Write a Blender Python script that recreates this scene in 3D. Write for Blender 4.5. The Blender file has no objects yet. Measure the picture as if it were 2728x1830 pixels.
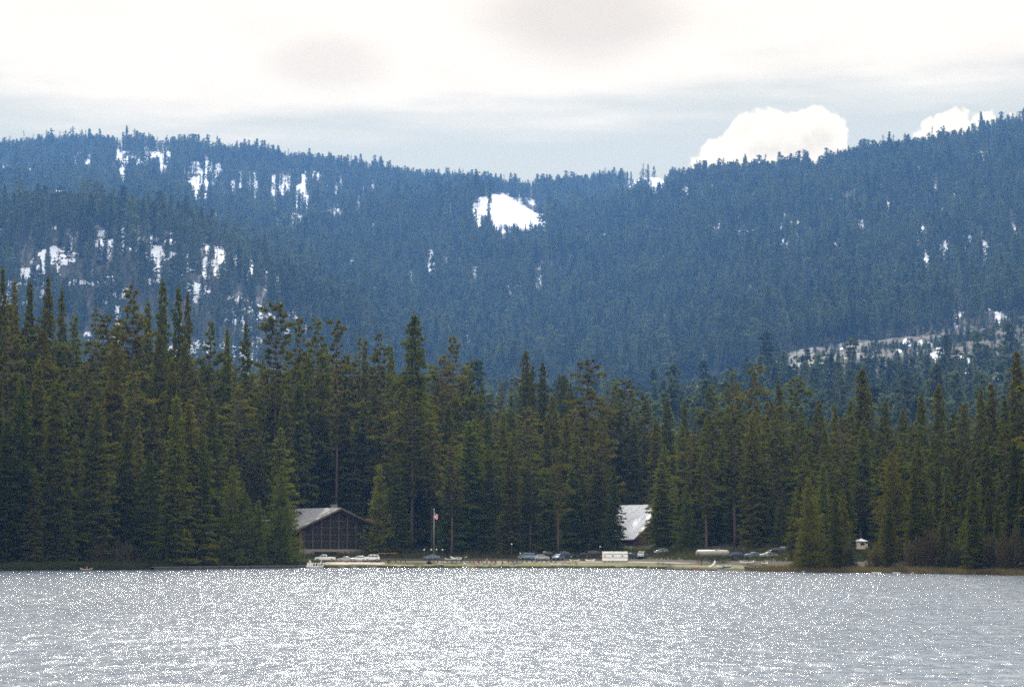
import bpy, bmesh, math, random
import numpy as np
from mathutils import Vector, Matrix, Euler
R = math.radians
SC = bpy.context.scene
COL = SC.collection

# ------------------------------------------------------------------ camera
FPX = 6280.0                      # focal length in pixels of the 2728 px wide photograph
CAMZ = 7.0
PITCH = math.atan(528 / FPX)
CP, SP = math.cos(PITCH), math.sin(PITCH)
cam_d = bpy.data.cameras.new('camera')
cam_d.sensor_width = 36.0
cam_d.lens = 36.0 * FPX / 2728
cam_d.clip_start = 0.5
cam_d.clip_end = 60000
cam = bpy.data.objects.new('camera', cam_d)
COL.objects.link(cam)
cam.location = (0, 0, CAMZ)
cam.rotation_euler = (R(90) + PITCH, 0, 0)
SC.camera = cam

# ------------------------------------------------------------------ render settings
SC.render.engine = 'CYCLES'
SC.view_settings.view_transform = 'Standard'
SC.view_settings.look = 'None'
SC.view_settings.gamma = 1
SC.view_settings.exposure = 0.85
SC.cycles.use_denoising = False
SC.cycles.max_bounces = 6
SC.cycles.diffuse_bounces = 2
SC.cycles.glossy_bounces = 2
SC.cycles.transmission_bounces = 3
SC.cycles.volume_bounces = 0
SC.cycles.transparent_max_bounces = 4
SC.cycles.sample_clamp_indirect = 4
SC.cycles.use_adaptive_sampling = False
SC.cycles.filter_width = 1.75

# ------------------------------------------------------------------ sun and sky
SUN_EL, SUN_AZ = R(40), R(-2)      # azimuth from +Y towards +X
sd = Vector((math.sin(SUN_AZ) * math.cos(SUN_EL), math.cos(SUN_AZ) * math.cos(SUN_EL), math.sin(SUN_EL)))
ld = bpy.data.lights.new('sun', 'SUN')
ld.energy = 3.3
ld.angle = R(0.53)
ld.color = (1.0, 0.95, 0.87)
sun = bpy.data.objects.new('sun', ld)
COL.objects.link(sun)
sun.rotation_euler = (-sd).to_track_quat('-Z', 'Y').to_euler()
sun.location = (0, 0, 3000)


class NT:
    """tiny helper to write node trees"""
    def __init__(s, tree):
        s.t = tree
        s.n = tree.nodes
        s.l = tree.links

    def new(s, kind, **kw):
        nd = s.n.new(kind)
        for k, v in kw.items():
            if k.startswith('i_'):
                continue
            setattr(nd, k, v)
        return nd

    def put(s, sock, v):
        if v is None:
            return
        if isinstance(v, bpy.types.NodeSocket):
            s.l.new(v, sock)
        else:
            if isinstance(v, (tuple, list)) and len(v) == 3 and sock.type == 'RGBA':
                v = (*v, 1)
            sock.default_value = v

    def math(s, op, a, b=None, c=None, clamp=False):
        nd = s.new('ShaderNodeMath', operation=op, use_clamp=clamp)
        s.put(nd.inputs[0], a); s.put(nd.inputs[1], b); s.put(nd.inputs[2], c)
        return nd.outputs[0]

    def vmath(s, op, a, b=None):
        nd = s.new('ShaderNodeVectorMath', operation=op)
        s.put(nd.inputs[0], a); s.put(nd.inputs[1], b)
        return nd.outputs[0]

    def noise(s, vec, scale, detail=4, rough=0.55, lac=2.0, dist=0.0):
        nd = s.new('ShaderNodeTexNoise')
        s.put(nd.inputs['Vector'], vec)
        nd.inputs['Scale'].default_value = scale
        nd.inputs['Detail'].default_value = detail
        nd.inputs['Roughness'].default_value = rough
        nd.inputs['Lacunarity'].default_value = lac
        nd.inputs['Distortion'].default_value = dist
        return nd.outputs['Fac']

    def mix(s, fac, a, b):
        nd = s.new('ShaderNodeMix', data_type='RGBA')
        s.put(nd.inputs[0], fac); s.put(nd.inputs[6], a); s.put(nd.inputs[7], b)
        return nd.outputs[2]

    def ramp(s, v, lo, hi):
        nd = s.new('ShaderNodeMapRange', interpolation_type='SMOOTHSTEP')
        s.put(nd.inputs[0], v); s.put(nd.inputs[1], lo); s.put(nd.inputs[2], hi)
        return nd.outputs[0]

    def scale(s, v, k):
        nd = s.new('ShaderNodeVectorMath', operation='MULTIPLY')
        s.put(nd.inputs[0], v); nd.inputs[1].default_value = k
        return nd.outputs[0]


world = bpy.data.worlds.new('World')
SC.world = world
world.use_nodes = True
w = NT(world.node_tree)
w.n.clear()
sky = w.new('ShaderNodeTexSky', sky_type='NISHITA')
sky.sun_disc = False
sky.sun_elevation = SUN_EL
sky.sun_rotation = SUN_AZ
sky.altitude = 1600
sky.dust_density = 0.6
sky.air_density = 1.0
tc = w.new('ShaderNodeTexCoord')
sep = w.new('ShaderNodeSeparateXYZ')
w.l.new(tc.outputs['Generated'], sep.inputs[0])
X, Y, Z = sep.outputs
hyp = w.math('SQRT', w.math('ADD', w.math('MULTIPLY', X, X), w.math('MULTIPLY', Y, Y)))
EL = w.math('DIVIDE', Z, w.math('MAXIMUM', hyp, 0.001))          # tangent of elevation
AZ = w.math('DIVIDE', X, w.math('MAXIMUM', w.math('ABSOLUTE', Y), 0.001))


def comb(a, b, c=0.0):
    nd = w.new('ShaderNodeCombineXYZ')
    w.put(nd.inputs[0], a); w.put(nd.inputs[1], b); w.put(nd.inputs[2], c)
    return nd.outputs[0]


AE = comb(AZ, EL)
# cloud sheet: its lower edge wanders with azimuth; above it the sky is nearly closed
st = comb(w.math('MULTIPLY', AZ, 3.0), w.math('MULTIPLY', EL, 20.0), 3.1)
n_str = w.noise(st, 1.7, 5, 0.55)
n_big = w.noise(comb(w.math('MULTIPLY', AZ, 1.0), w.math('MULTIPLY', EL, 3.5), 7.7), 5.0, 6, 0.55)
# edge height: tan(elev) of the sheet's lower border seen from the lake: 0.187 middle, 0.205 sides
dmid = w.math('SUBTRACT', AZ, -0.03)
edge = w.math('ADD', 0.180, w.math('MULTIPLY', w.math('MULTIPLY', dmid, dmid), 0.35))
edge = w.math('MINIMUM', edge, 0.21)
wob = w.math('MULTIPLY', w.math('SUBTRACT', n_str, 0.5), 0.085)
sheet = w.ramp(w.math('SUBTRACT', w.math('ADD', EL, wob), edge), -0.014, 0.020)
# holes of blue high above the frame
holes = w.ramp(w.noise(tc.outputs['Generated'], 3.3, 5, 0.6), 0.47, 0.62)
high = w.ramp(EL, 0.30, 0.60)
sheet = w.math('MULTIPLY', sheet, w.math('SUBTRACT', 1.0, w.math('MULTIPLY', w.math('MULTIPLY', holes, high), 0.75)))
# grey shaded bellies
g1 = w.ramp(w.noise(comb(w.math('MULTIPLY', AZ, 1.0), w.math('MULTIPLY', EL, 2.2), 1.3), 14.0, 6, 0.6), 0.50, 0.70)


def blob(ax, el, rx, ry, soft=0.6):
    dx = w.math('DIVIDE', w.math('SUBTRACT', AZ, ax), rx)
    dy = w.math('DIVIDE', w.math('SUBTRACT', EL, el), ry)
    r2 = w.math('SQRT', w.math('ADD', w.math('MULTIPLY', dx, dx), w.math('MULTIPLY', dy, dy)))
    r2 = w.math('ADD', r2, w.math('MULTIPLY', w.math('SUBTRACT', n_big, 0.5), 1.5))
    return w.math('SUBTRACT', 1.0, w.ramp(r2, 1.0 - soft, 1.0 + soft))


gA = blob(0.030, 0.225, 0.040, 0.020)
gB = blob(-0.080, 0.204, 0.028, 0.012)
grey = w.math('MAXIMUM', w.math('MULTIPLY', gA, 0.85), w.math('MULTIPLY', gB, 0.6))
grey = w.math('MAXIMUM', grey, w.math('MULTIPLY', w.math('MULTIPLY', g1, 0.75), w.ramp(EL, 0.24, 0.40)))
cloudlit = w.mix(w.ramp(EL, 0.27, 0.45), (8.6, 7.35, 5.4), (22.0, 21.2, 20.6))  # cloud above the view brightened to lift lake reflections and overall light
soft = w.math('MULTIPLY', w.ramp(w.noise(comb(w.math('MULTIPLY', AZ, 1.0), w.math('MULTIPLY', EL, 2.6), 9.3), 16.0, 6, 0.6), 0.42, 0.72), 0.25)
grey = w.math('MAXIMUM', grey, soft)
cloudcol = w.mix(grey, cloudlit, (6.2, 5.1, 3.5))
# heaped cumulus standing behind the right ridge
puff = w.noise(AE, 60.0, 6, 0.62)
puff2 = w.noise(AE, 22.0, 4, 0.6)
pw = w.math('ADD', w.math('MULTIPLY', w.math('SUBTRACT', puff, 0.5), 0.016), w.math('MULTIPLY', w.math('SUBTRACT', puff2, 0.5), 0.016))


def px2(px, py):
    cx, cz = (px - 1364) / FPX, (915 - py) / FPX
    y = CP - SP * cz
    return cx / y, (SP + CP * cz) / y


def disc(px, py, rp):
    a, e = px2(px, py)
    dx = w.math('SUBTRACT', AZ, a); dy = w.math('SUBTRACT', EL, e)
    d = w.math('SQRT', w.math('ADD', w.math('MULTIPLY', dx, dx), w.math('MULTIPLY', dy, dy)))
    return w.math('SUBTRACT', d, rp / FPX)


dd = None
for c in [(1935, 455, 92), (2000, 390, 80), (2060, 385, 72), (2185, 365, 72), (2130, 400, 80), (2215, 420, 45), (1890, 480, 60),
          (2490, 400, 62), (2545, 372, 62), (2620, 380, 66), (2700, 400, 70), (2440, 420, 30), (2790, 240, 55)]:
    d = disc(*c)
    dd = d if dd is None else w.math('MINIMUM', dd, d)
cum = w.math('SUBTRACT', 1.0, w.ramp(w.math('ADD', dd, pw), -0.0008, 0.0010))
cumcol = w.mix(w.math('MULTIPLY', w.math('MULTIPLY', w.ramp(w.noise(AE, 34.0, 6, 0.6), 0.40, 0.66), w.ramp(dd, 0.0, -0.009)), 0.9), (8.9, 7.6, 5.2), (6.9, 5.6, 3.6))
hs = w.new('ShaderNodeHueSaturation')
hs.inputs['Saturation'].default_value = 0.45
hs.inputs['Value'].default_value = 1.0
w.l.new(sky.outputs[0], hs.inputs['Color'])
veil = w.mix(0.9, hs.outputs[0], w.mix(w.ramp(EL, 0.20, 0.45), (5.1, 4.65, 3.0), (5.6, 6.6, 8.0)))            # thin high veil over the blue
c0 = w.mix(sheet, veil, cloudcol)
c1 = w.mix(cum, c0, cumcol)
bg = w.new('ShaderNodeBackground')
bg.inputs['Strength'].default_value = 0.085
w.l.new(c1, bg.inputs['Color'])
wo = w.new('ShaderNodeOutputWorld')
w.l.new(bg.outputs[0], wo.inputs[0])


# ------------------------------------------------------------------ helpers
def at(px, py, Yd):
    cx, cz = (px - 1364) / FPX, (915 - py) / FPX
    y = CP - SP * cz
    return Vector((cx / y * Yd, Yd, CAMZ + (SP + CP * cz) / y * Yd))


def proj(x, y, z):
    dz = z - CAMZ
    fw = y * CP + dz * SP
    up = -y * SP + dz * CP
    return 1364 + FPX * x / fw, 915 - FPX * up / fw


def colX(px, Yd):
    """world x of photo column px for something near the ground at distance Yd"""
    return (px - 1364) / FPX / (CP + SP * 0.085) * Yd


def tag(o, label=None, cat=None, group=None, kind=None):
    if label: o['label'] = label
    if cat: o['category'] = cat
    if group: o['group'] = group
    if kind: o['kind'] = kind
    return o


def empty(name, loc=(0, 0, 0), rz=0, label=None, cat=None, group=None):
    o = bpy.data.objects.new(name, None)
    COL.objects.link(o)
    o.location = loc
    o.rotation_euler = (0, 0, rz)
    o.empty_display_size = 0.5
    return tag(o, label, cat, group)


def np_mesh(name, v, f, mats=(), smooth=False, mi=None):
    """v (n,3), f (m,k) int"""
    me = bpy.data.meshes.new(name)
    v = np.asarray(v, dtype=np.float32); f = np.asarray(f, dtype=np.int32)
    k = f.shape[1]
    me.vertices.add(len(v)); me.vertices.foreach_set('co', v.ravel())
    me.loops.add(f.size); me.loops.foreach_set('vertex_index', f.ravel())
    me.polygons.add(len(f))
    me.polygons.foreach_set('loop_start', np.arange(0, f.size, k, dtype=np.int32))
    me.polygons.foreach_set('loop_total', np.full(len(f), k, dtype=np.int32))
    if smooth: me.polygons.foreach_set('use_smooth', np.ones(len(f), dtype=bool))
    for m in mats: me.materials.append(m)
    if mi is not None: me.polygons.foreach_set('material_index', np.asarray(mi, dtype=np.int32))
    me.update(calc_edges=True)
    return me


def link(name, me, parent=None, loc=None):
    o = bpy.data.objects.new(name, me)
    COL.objects.link(o)
    if parent: o.parent = parent
    if loc is not None: o.location = loc
    return o


class MB:
    def __init__(s):
        s.v = []; s.f = []; s.m = []

    def add(s, vs, fs, mi=0):
        b = len(s.v)
        s.v += [tuple(p) for p in vs]
        s.f += [tuple(b + i for i in q) for q in fs]
        s.m += [mi] * len(fs)
        return s

    def box(s, c, d, rz=0, mi=0, bev=0):
        x, y, z = d[0] / 2, d[1] / 2, d[2] / 2
        pts = [(-x, -y, -z), (x, -y, -z), (x, y, -z), (-x, y, -z), (-x, -y, z), (x, -y, z), (x, y, z), (-x, y, z)]
        cs, sn = math.cos(rz), math.sin(rz)
        pts = [(c[0] + p[0] * cs - p[1] * sn, c[1] + p[0] * sn + p[1] * cs, c[2] + p[2]) for p in pts]
        return s.add(pts, [(0, 3, 2, 1), (4, 5, 6, 7), (0, 1, 5, 4), (1, 2, 6, 5), (2, 3, 7, 6), (3, 0, 4, 7)], mi)

    def bar(s, a, b, w_, h_=None, mi=0):
        """rectangular bar from a to b"""
        a, b = Vector(a), Vector(b)
        h_ = h_ or w_
        d = (b - a).normalized()
        up = Vector((0, 0, 1)) if abs(d.z) < 0.95 else Vector((0, 1, 0))
        r = d.cross(up).normalized(); u = r.cross(d)
        r *= w_ / 2; u *= h_ / 2
        p = [a - r - u, a + r - u, a + r + u, a - r + u, b - r - u, b + r - u, b + r + u, b - r + u]
        return s.add(p, [(0, 3, 2, 1), (4, 5, 6, 7), (0, 1, 5, 4), (1, 2, 6, 5), (2, 3, 7, 6), (3, 0, 4, 7)], mi)

    def tube(s, pts, rad, n=8, mi=0, cap=True):
        pts = [Vector(p) for p in pts]
        if not isinstance(rad, (list, tuple)): rad = [rad] * len(pts)
        b = len(s.v)
        for i, p in enumerate(pts):
            d = (pts[min(i + 1, len(pts) - 1)] - pts[max(i - 1, 0)]).normalized()
            up = Vector((0, 0, 1)) if abs(d.z) < 0.9 else Vector((1, 0, 0))
            r = d.cross(up).normalized(); u = r.cross(d)
            for k in range(n):
                a = 2 * math.pi * k / n
                s.v.append(tuple(p + (r * math.cos(a) + u * math.sin(a)) * rad[i]))
        for i in range(len(pts) - 1):
            for k in range(n):
                s.f.append((b + i * n + k, b + i * n + (k + 1) % n, b + (i + 1) * n + (k + 1) % n, b + (i + 1) * n + k)); s.m.append(mi)
        if cap:
            s.f.append(tuple(b + k for k in range(n))[::-1]); s.m.append(mi)
            e = b + (len(pts) - 1) * n
            s.f.append(tuple(e + k for k in range(n))); s.m.append(mi)
        return s

    def sphere(s, c, r, n=10, m=7, mi=0, sq=(1, 1, 1)):
        vs = []; fs = []
        for i in range(m + 1):
            t = math.pi * i / m
            for k in range(n):
                a = 2 * math.pi * k / n
                vs.append((c[0] + r * sq[0] * math.sin(t) * math.cos(a), c[1] + r * sq[1] * math.sin(t) * math.sin(a), c[2] + r * sq[2] * math.cos(t)))
        for i in range(m):
            for k in range(n):
                fs.append((i * n + k, (i + 1) * n + k, (i + 1) * n + (k + 1) % n, i * n + (k + 1) % n))
        return s.add(vs, fs, mi)

    def prism(s, prof, y0, y1, mi=0, inset=None):
        """profile in xz extruded along y; inset: function z -> how far the side leans in"""
        n = len(prof)
        g = inset or (lambda z: 0)
        vs = [(x, y0 + g(z), z) for x, z in prof] + [(x, y1 - g(z), z) for x, z in prof]
        fs = [(i, (i + 1) % n, n + (i + 1) % n, n + i) for i in range(n)]
        fs += [tuple(range(n))[::-1], tuple(range(n, 2 * n))]
        return s.add(vs, fs, mi)

    def build(s, name, mats, parent=None, smooth=False, loc=None, bevel=0):
        me = bpy.data.meshes.new(name)
        me.from_pydata(s.v, [], s.f)
        if not isinstance(mats, (list, tuple)): mats = [mats]
        for m in mats: me.materials.append(m)
        for p, i in zip(me.polygons, s.m):
            p.material_index = i; p.use_smooth = smooth
        bm = bmesh.new(); bm.from_mesh(me)
        bmesh.ops.recalc_face_normals(bm, faces=bm.faces)
        if bevel:
            bmesh.ops.bevel(bm, geom=[e for e in bm.edges if len(e.link_faces) == 2 and e.calc_face_angle(0) > 0.5], offset=bevel, segments=2, affect='EDGES', profile=0.6, clamp_overlap=True)
        bm.to_mesh(me); bm.free(); me.update()
        return link(name, me, parent, loc)


def copy_tree(o, parent=None):
    c = o.copy()
    COL.objects.link(c)
    c.parent = parent
    for ch in o.children: copy_tree(ch, c)
    return c


# ------------------------------------------------------------------ numpy noise
def vnoise(x, y, seed=0):
    xi = np.floor(x).astype(np.int64); yi = np.floor(y).astype(np.int64)
    xf = x - xi; yf = y - yi
    xf = xf * xf * (3 - 2 * xf); yf = yf * yf * (3 - 2 * yf)

    def h(a, b):
        n = (a * 374761393 + b * 668265263 + seed * 2147483647) & 0xffffffff
        n = ((n ^ (n >> 13)) * 1274126177) & 0xffffffff
        n = n ^ (n >> 16)
        return (n & 0xffff) / 65535.0
    return (h(xi, yi) * (1 - xf) + h(xi + 1, yi) * xf) * (1 - yf) + (h(xi, yi + 1) * (1 - xf) + h(xi + 1, yi + 1) * xf) * yf


def fbm(x, y, o=4, seed=0):
    s = 0; a = 0.5; t = 0
    for i in range(o):
        s = s + a * vnoise(x, y, seed + i); t += a
        x = x * 2.03 + 17.1; y = y * 2.03 + 5.3; a *= 0.5
    return s / t


# ------------------------------------------------------------------ materials
MATS = {}


def mat(name, col, rough=0.7, metal=0.0, var=0.15, scale=3.0, spec=0.4, bump=0.0, trans=0.0, coat=0.0):
    if name in MATS: return MATS[name]
    m = bpy.data.materials.new(name)
    m.use_nodes = True
    t = NT(m.node_tree)
    b = t.n['Principled BSDF']
    b.inputs['Roughness'].default_value = rough
    b.inputs['Metallic'].default_value = metal
    b.inputs['Specular IOR Level'].default_value = spec
    b.inputs['Coat Weight'].default_value = coat
    tc_ = t.new('ShaderNodeTexCoord')
    n = t.noise(tc_.outputs['Object'], scale, 4, 0.6)
    k = t.math('MULTIPLY_ADD', n, 2 * var, 1 - var)
    c = t.new('ShaderNodeVectorMath', operation='SCALE')
    c.inputs[0].default_value = col
    t.l.new(k, c.inputs['Scale'])
    t.l.new(c.outputs[0], b.inputs['Base Color'])
    if bump:
        bp = t.new('ShaderNodeBump')
        bp.inputs['Strength'].default_value = bump
        bp.inputs['Distance'].default_value = 0.05
        t.l.new(n, bp.inputs['Height'])
        t.l.new(bp.outputs[0], b.inputs['Normal'])
    MATS[name] = m
    return m


def leaf_mat(name, col, tint=True, trans=0.35, hue=0.15, spread=None):
    m = bpy.data.materials.new(name)
    m.use_nodes = True
    t = NT(m.node_tree)
    t.n.clear()
    oi = t.new('ShaderNodeObjectInfo')
    ge = t.new('ShaderNodeNewGeometry')
    tc_ = t.new('ShaderNodeTexCoord')
    n = t.noise(tc_.outputs['Object'], 0.35, 3, 0.6)
    n2 = t.noise(ge.outputs['Position'], 0.9, 2, 0.6)
    base = t.mix(n2, tuple(c * 0.62 for c in col), tuple(c * 1.38 for c in col))
    # individual trees lean to olive brown or to blue green
    shift = t.mix(oi.outputs['Random'], (1.10, 1.0, 0.85), (0.88, 1.03, 0.98))
    v = t.vmath('MULTIPLY', base, shift)
    if spread:
        rr = t.math('FRACT', t.math('MULTIPLY', oi.outputs['Random'], 37.7))
        v = t.vmath('MULTIPLY', v, t.mix(rr, (spread[0],) * 3, (spread[1],) * 3))
    if tint:
        v = t.vmath('MULTIPLY', v, oi.outputs['Color'])
    vv = t.mix(t.math('MULTIPLY', t.ramp(n, 0.55, 0.75), hue), v, (col[1] * 1.0, col[1] * 0.62, col[2] * 0.9))
    d = t.new('ShaderNodeBsdfDiffuse'); t.l.new(vv, d.inputs[0])
    tr = t.new('ShaderNodeBsdfTranslucent'); t.l.new(t.vmath('MULTIPLY', vv, (1.15, 1.25, 0.65)), tr.inputs[0])
    mx = t.new('ShaderNodeMixShader'); mx.inputs[0].default_value = trans
    t.l.new(d.outputs[0], mx.inputs[1]); t.l.new(tr.outputs[0], mx.inputs[2])
    o = t.new('ShaderNodeOutputMaterial'); t.l.new(mx.outputs[0], o.inputs[0])
    return m


M_LEAF = leaf_mat('conifer_needles', (0.080, 0.076, 0.012))
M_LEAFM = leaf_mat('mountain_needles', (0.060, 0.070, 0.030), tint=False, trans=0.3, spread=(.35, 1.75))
M_BARK = mat('bark', (0.085, 0.058, 0.042), 0.95, var=0.35, scale=1.2, spec=0.1)
M_TWIG = leaf_mat('bare_twigs', (0.085, 0.062, 0.040), tint=True, trans=0.2, hue=.05)

# ------------------------------------------------------------------ terrain shape
SHORE_PX = [-1800, -300, 0, 340, 700, 1000, 1700, 1780, 2050, 2400, 2728, 3000, 4500]
SHORE_PY = [1526, 1522, 1520, 1518, 1512.5, 1512, 1513, 1516, 1523, 1527, 1533, 1537, 1545]
_su = []; _sy = []
for a, b in zip(SHORE_PX, SHORE_PY):
    u, e = px2(a, b)
    _su.append(u); _sy.append(-CAMZ / e)
_su = np.array(_su); _sy = np.array(_sy)


def shoreY(u):
    return np.interp(u, _su, _sy)


C = [-1800, -300, 0, 150, 300, 450, 600, 750, 900, 1050, 1200, 1320, 1450, 1600, 1700, 1750, 1850, 2000, 2150, 2300, 2450, 2600, 2728, 3050, 4500]
ROWS = [
    (1250, [1290] * 25),
    (1700, [1110, 1110, 1120, 1130, 1130, 1140, 1150, 1160, 1170, 1180, 1190, 1190, 1190, 1150, 1105, 1082, 1046, 1006, 968, 950, 938, 918, 890, 830, 800]),
    (1850, [1080, 1080, 1090, 1090, 1090, 1100, 1110, 1130, 1150, 1160, 1165, 1165, 1160, 1125, 1105, 1090, 1055, 1006, 972, 950, 935, 910, 880, 820, 790]),
    (2300, [610, 612, 602, 592, 588, 615, 662, 750, 860, 960, 1010, 1020, 1010, 985, 965, 955, 920, 870, 845, 820, 800, 775, 750, 690, 640]),
    (2650, [630, 630, 622, 612, 610, 640, 680, 740, 800, 850, 870, 880, 875, 850, 830, 810, 780, 730, 700, 670, 650, 620, 590, 520, 480]),
    (3100, [600, 600, 600, 598, 598, 610, 640, 660, 680, 700, 705, 700, 705, 690, 670, 650, 620, 570, 540, 515, 490, 465, 430, 350, 330]),
    (3550, [520, 520, 515, 510, 508, 520, 560, 590, 580, 562, 548, 526, 590, 590, 560, 545, 500, 488, 466, 440, 418, 388, 335, 250, 230]),
    (3850, [505, 505, 500, 495, 492, 500, 525, 545, 560, 560, 556, 552, 590, 575, 540, 530, 535, 530, 520, 500, 480, 450, 400, 330, 300]),
    (4400, [425, 425, 418, 406, 401, 402, 416, 443, 460, 487, 503, 510, 513, 506, 478, 471, 505, 540, 550, 540, 520, 500, 460, 400, 380]),
    (4800, [470, 470, 465, 455, 450, 450, 460, 485, 500, 520, 535, 540, 545, 540, 525, 520, 545, 600, 610, 600, 590, 560, 520, 460, 440]),
    (5600, [800] * 25),
]
UG = np.linspace(px2(-1800, 1400)[0], px2(4500, 1400)[0], 500)
EY = [950.0]
EROW = [None]
MK = 1.65                          # the mountain stands this much farther than first sketched
for Yr, pys in ROWS:
    Yr = Yr * (MK if Yr > 1300 else 1.15)
    us, es = zip(*[px2(a, b) for a, b in zip(C, pys)])
    # smooth the control polyline
    e = np.interp(UG, us, es)
    k = np.hanning(7); k /= k.sum()
    e = np.convolve(np.pad(e, 3, mode='edge'), k, mode='valid')
    EY.append(float(Yr)); EROW.append(e)


def near_z(x, y):
    u = x / np.maximum(y, 1)
    d = y - shoreY(u)
    z = np.where(d < 0, np.maximum(-1.5, d * 0.25), 0)
    z = np.where(d >= 0, np.minimum(d / 1.2, 1) * 0.28 + np.clip(d - 1.2, 0, 27) * 0.044, z)
    z = z + np.clip(d - 30, 0, 400) * 0.062
    z = z + np.clip((d - 30) / 60, 0, 1) * (fbm(x / 30, y / 30, 3, 5) - 0.5) * 1.4
    return z


EROW[0] = (near_z(UG * 950, np.full_like(UG, 950.0)) - CAMZ) / 950
EROWA = np.array(EROW); EYA = np.array(EY)


def ground_z(x, y):
    x = np.asarray(x, dtype=float); y = np.asarray(y, dtype=float)
    u = x / np.maximum(y, 1)
    zn = near_z(x, y)
    i = np.clip(np.searchsorted(EYA, y) - 1, 0, len(EYA) - 2)
    t = np.clip((y - EYA[i]) / (EYA[i + 1] - EYA[i]), 0, 1)
    t = 0.5 * t + 0.5 * t * t * (3 - 2 * t)
    ui = np.clip((u - UG[0]) / (UG[1] - UG[0]), 0, len(UG) - 1.001)
    u0 = ui.astype(int); uf = ui - u0
    e0 = EROWA[i, u0] * (1 - uf) + EROWA[i, u0 + 1] * uf
    e1 = EROWA[i + 1, u0] * (1 - uf) + EROWA[i + 1, u0 + 1] * uf
    zf = CAMZ + y * (e0 * (1 - t) + e1 * t)
    amp = np.clip((y - 950) / 1400, 0, 1) * 34
    zf = zf + amp * (fbm(x / 240, y / 240, 4, 11) - 0.5) + amp * 0.6 * (fbm(x / 65, y / 65, 3, 31) - 0.5)
    return np.where(y < 950, zn, zf)


def gz(x, y):
    return float(ground_z(np.array([x]), np.array([y]))[0])


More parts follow.
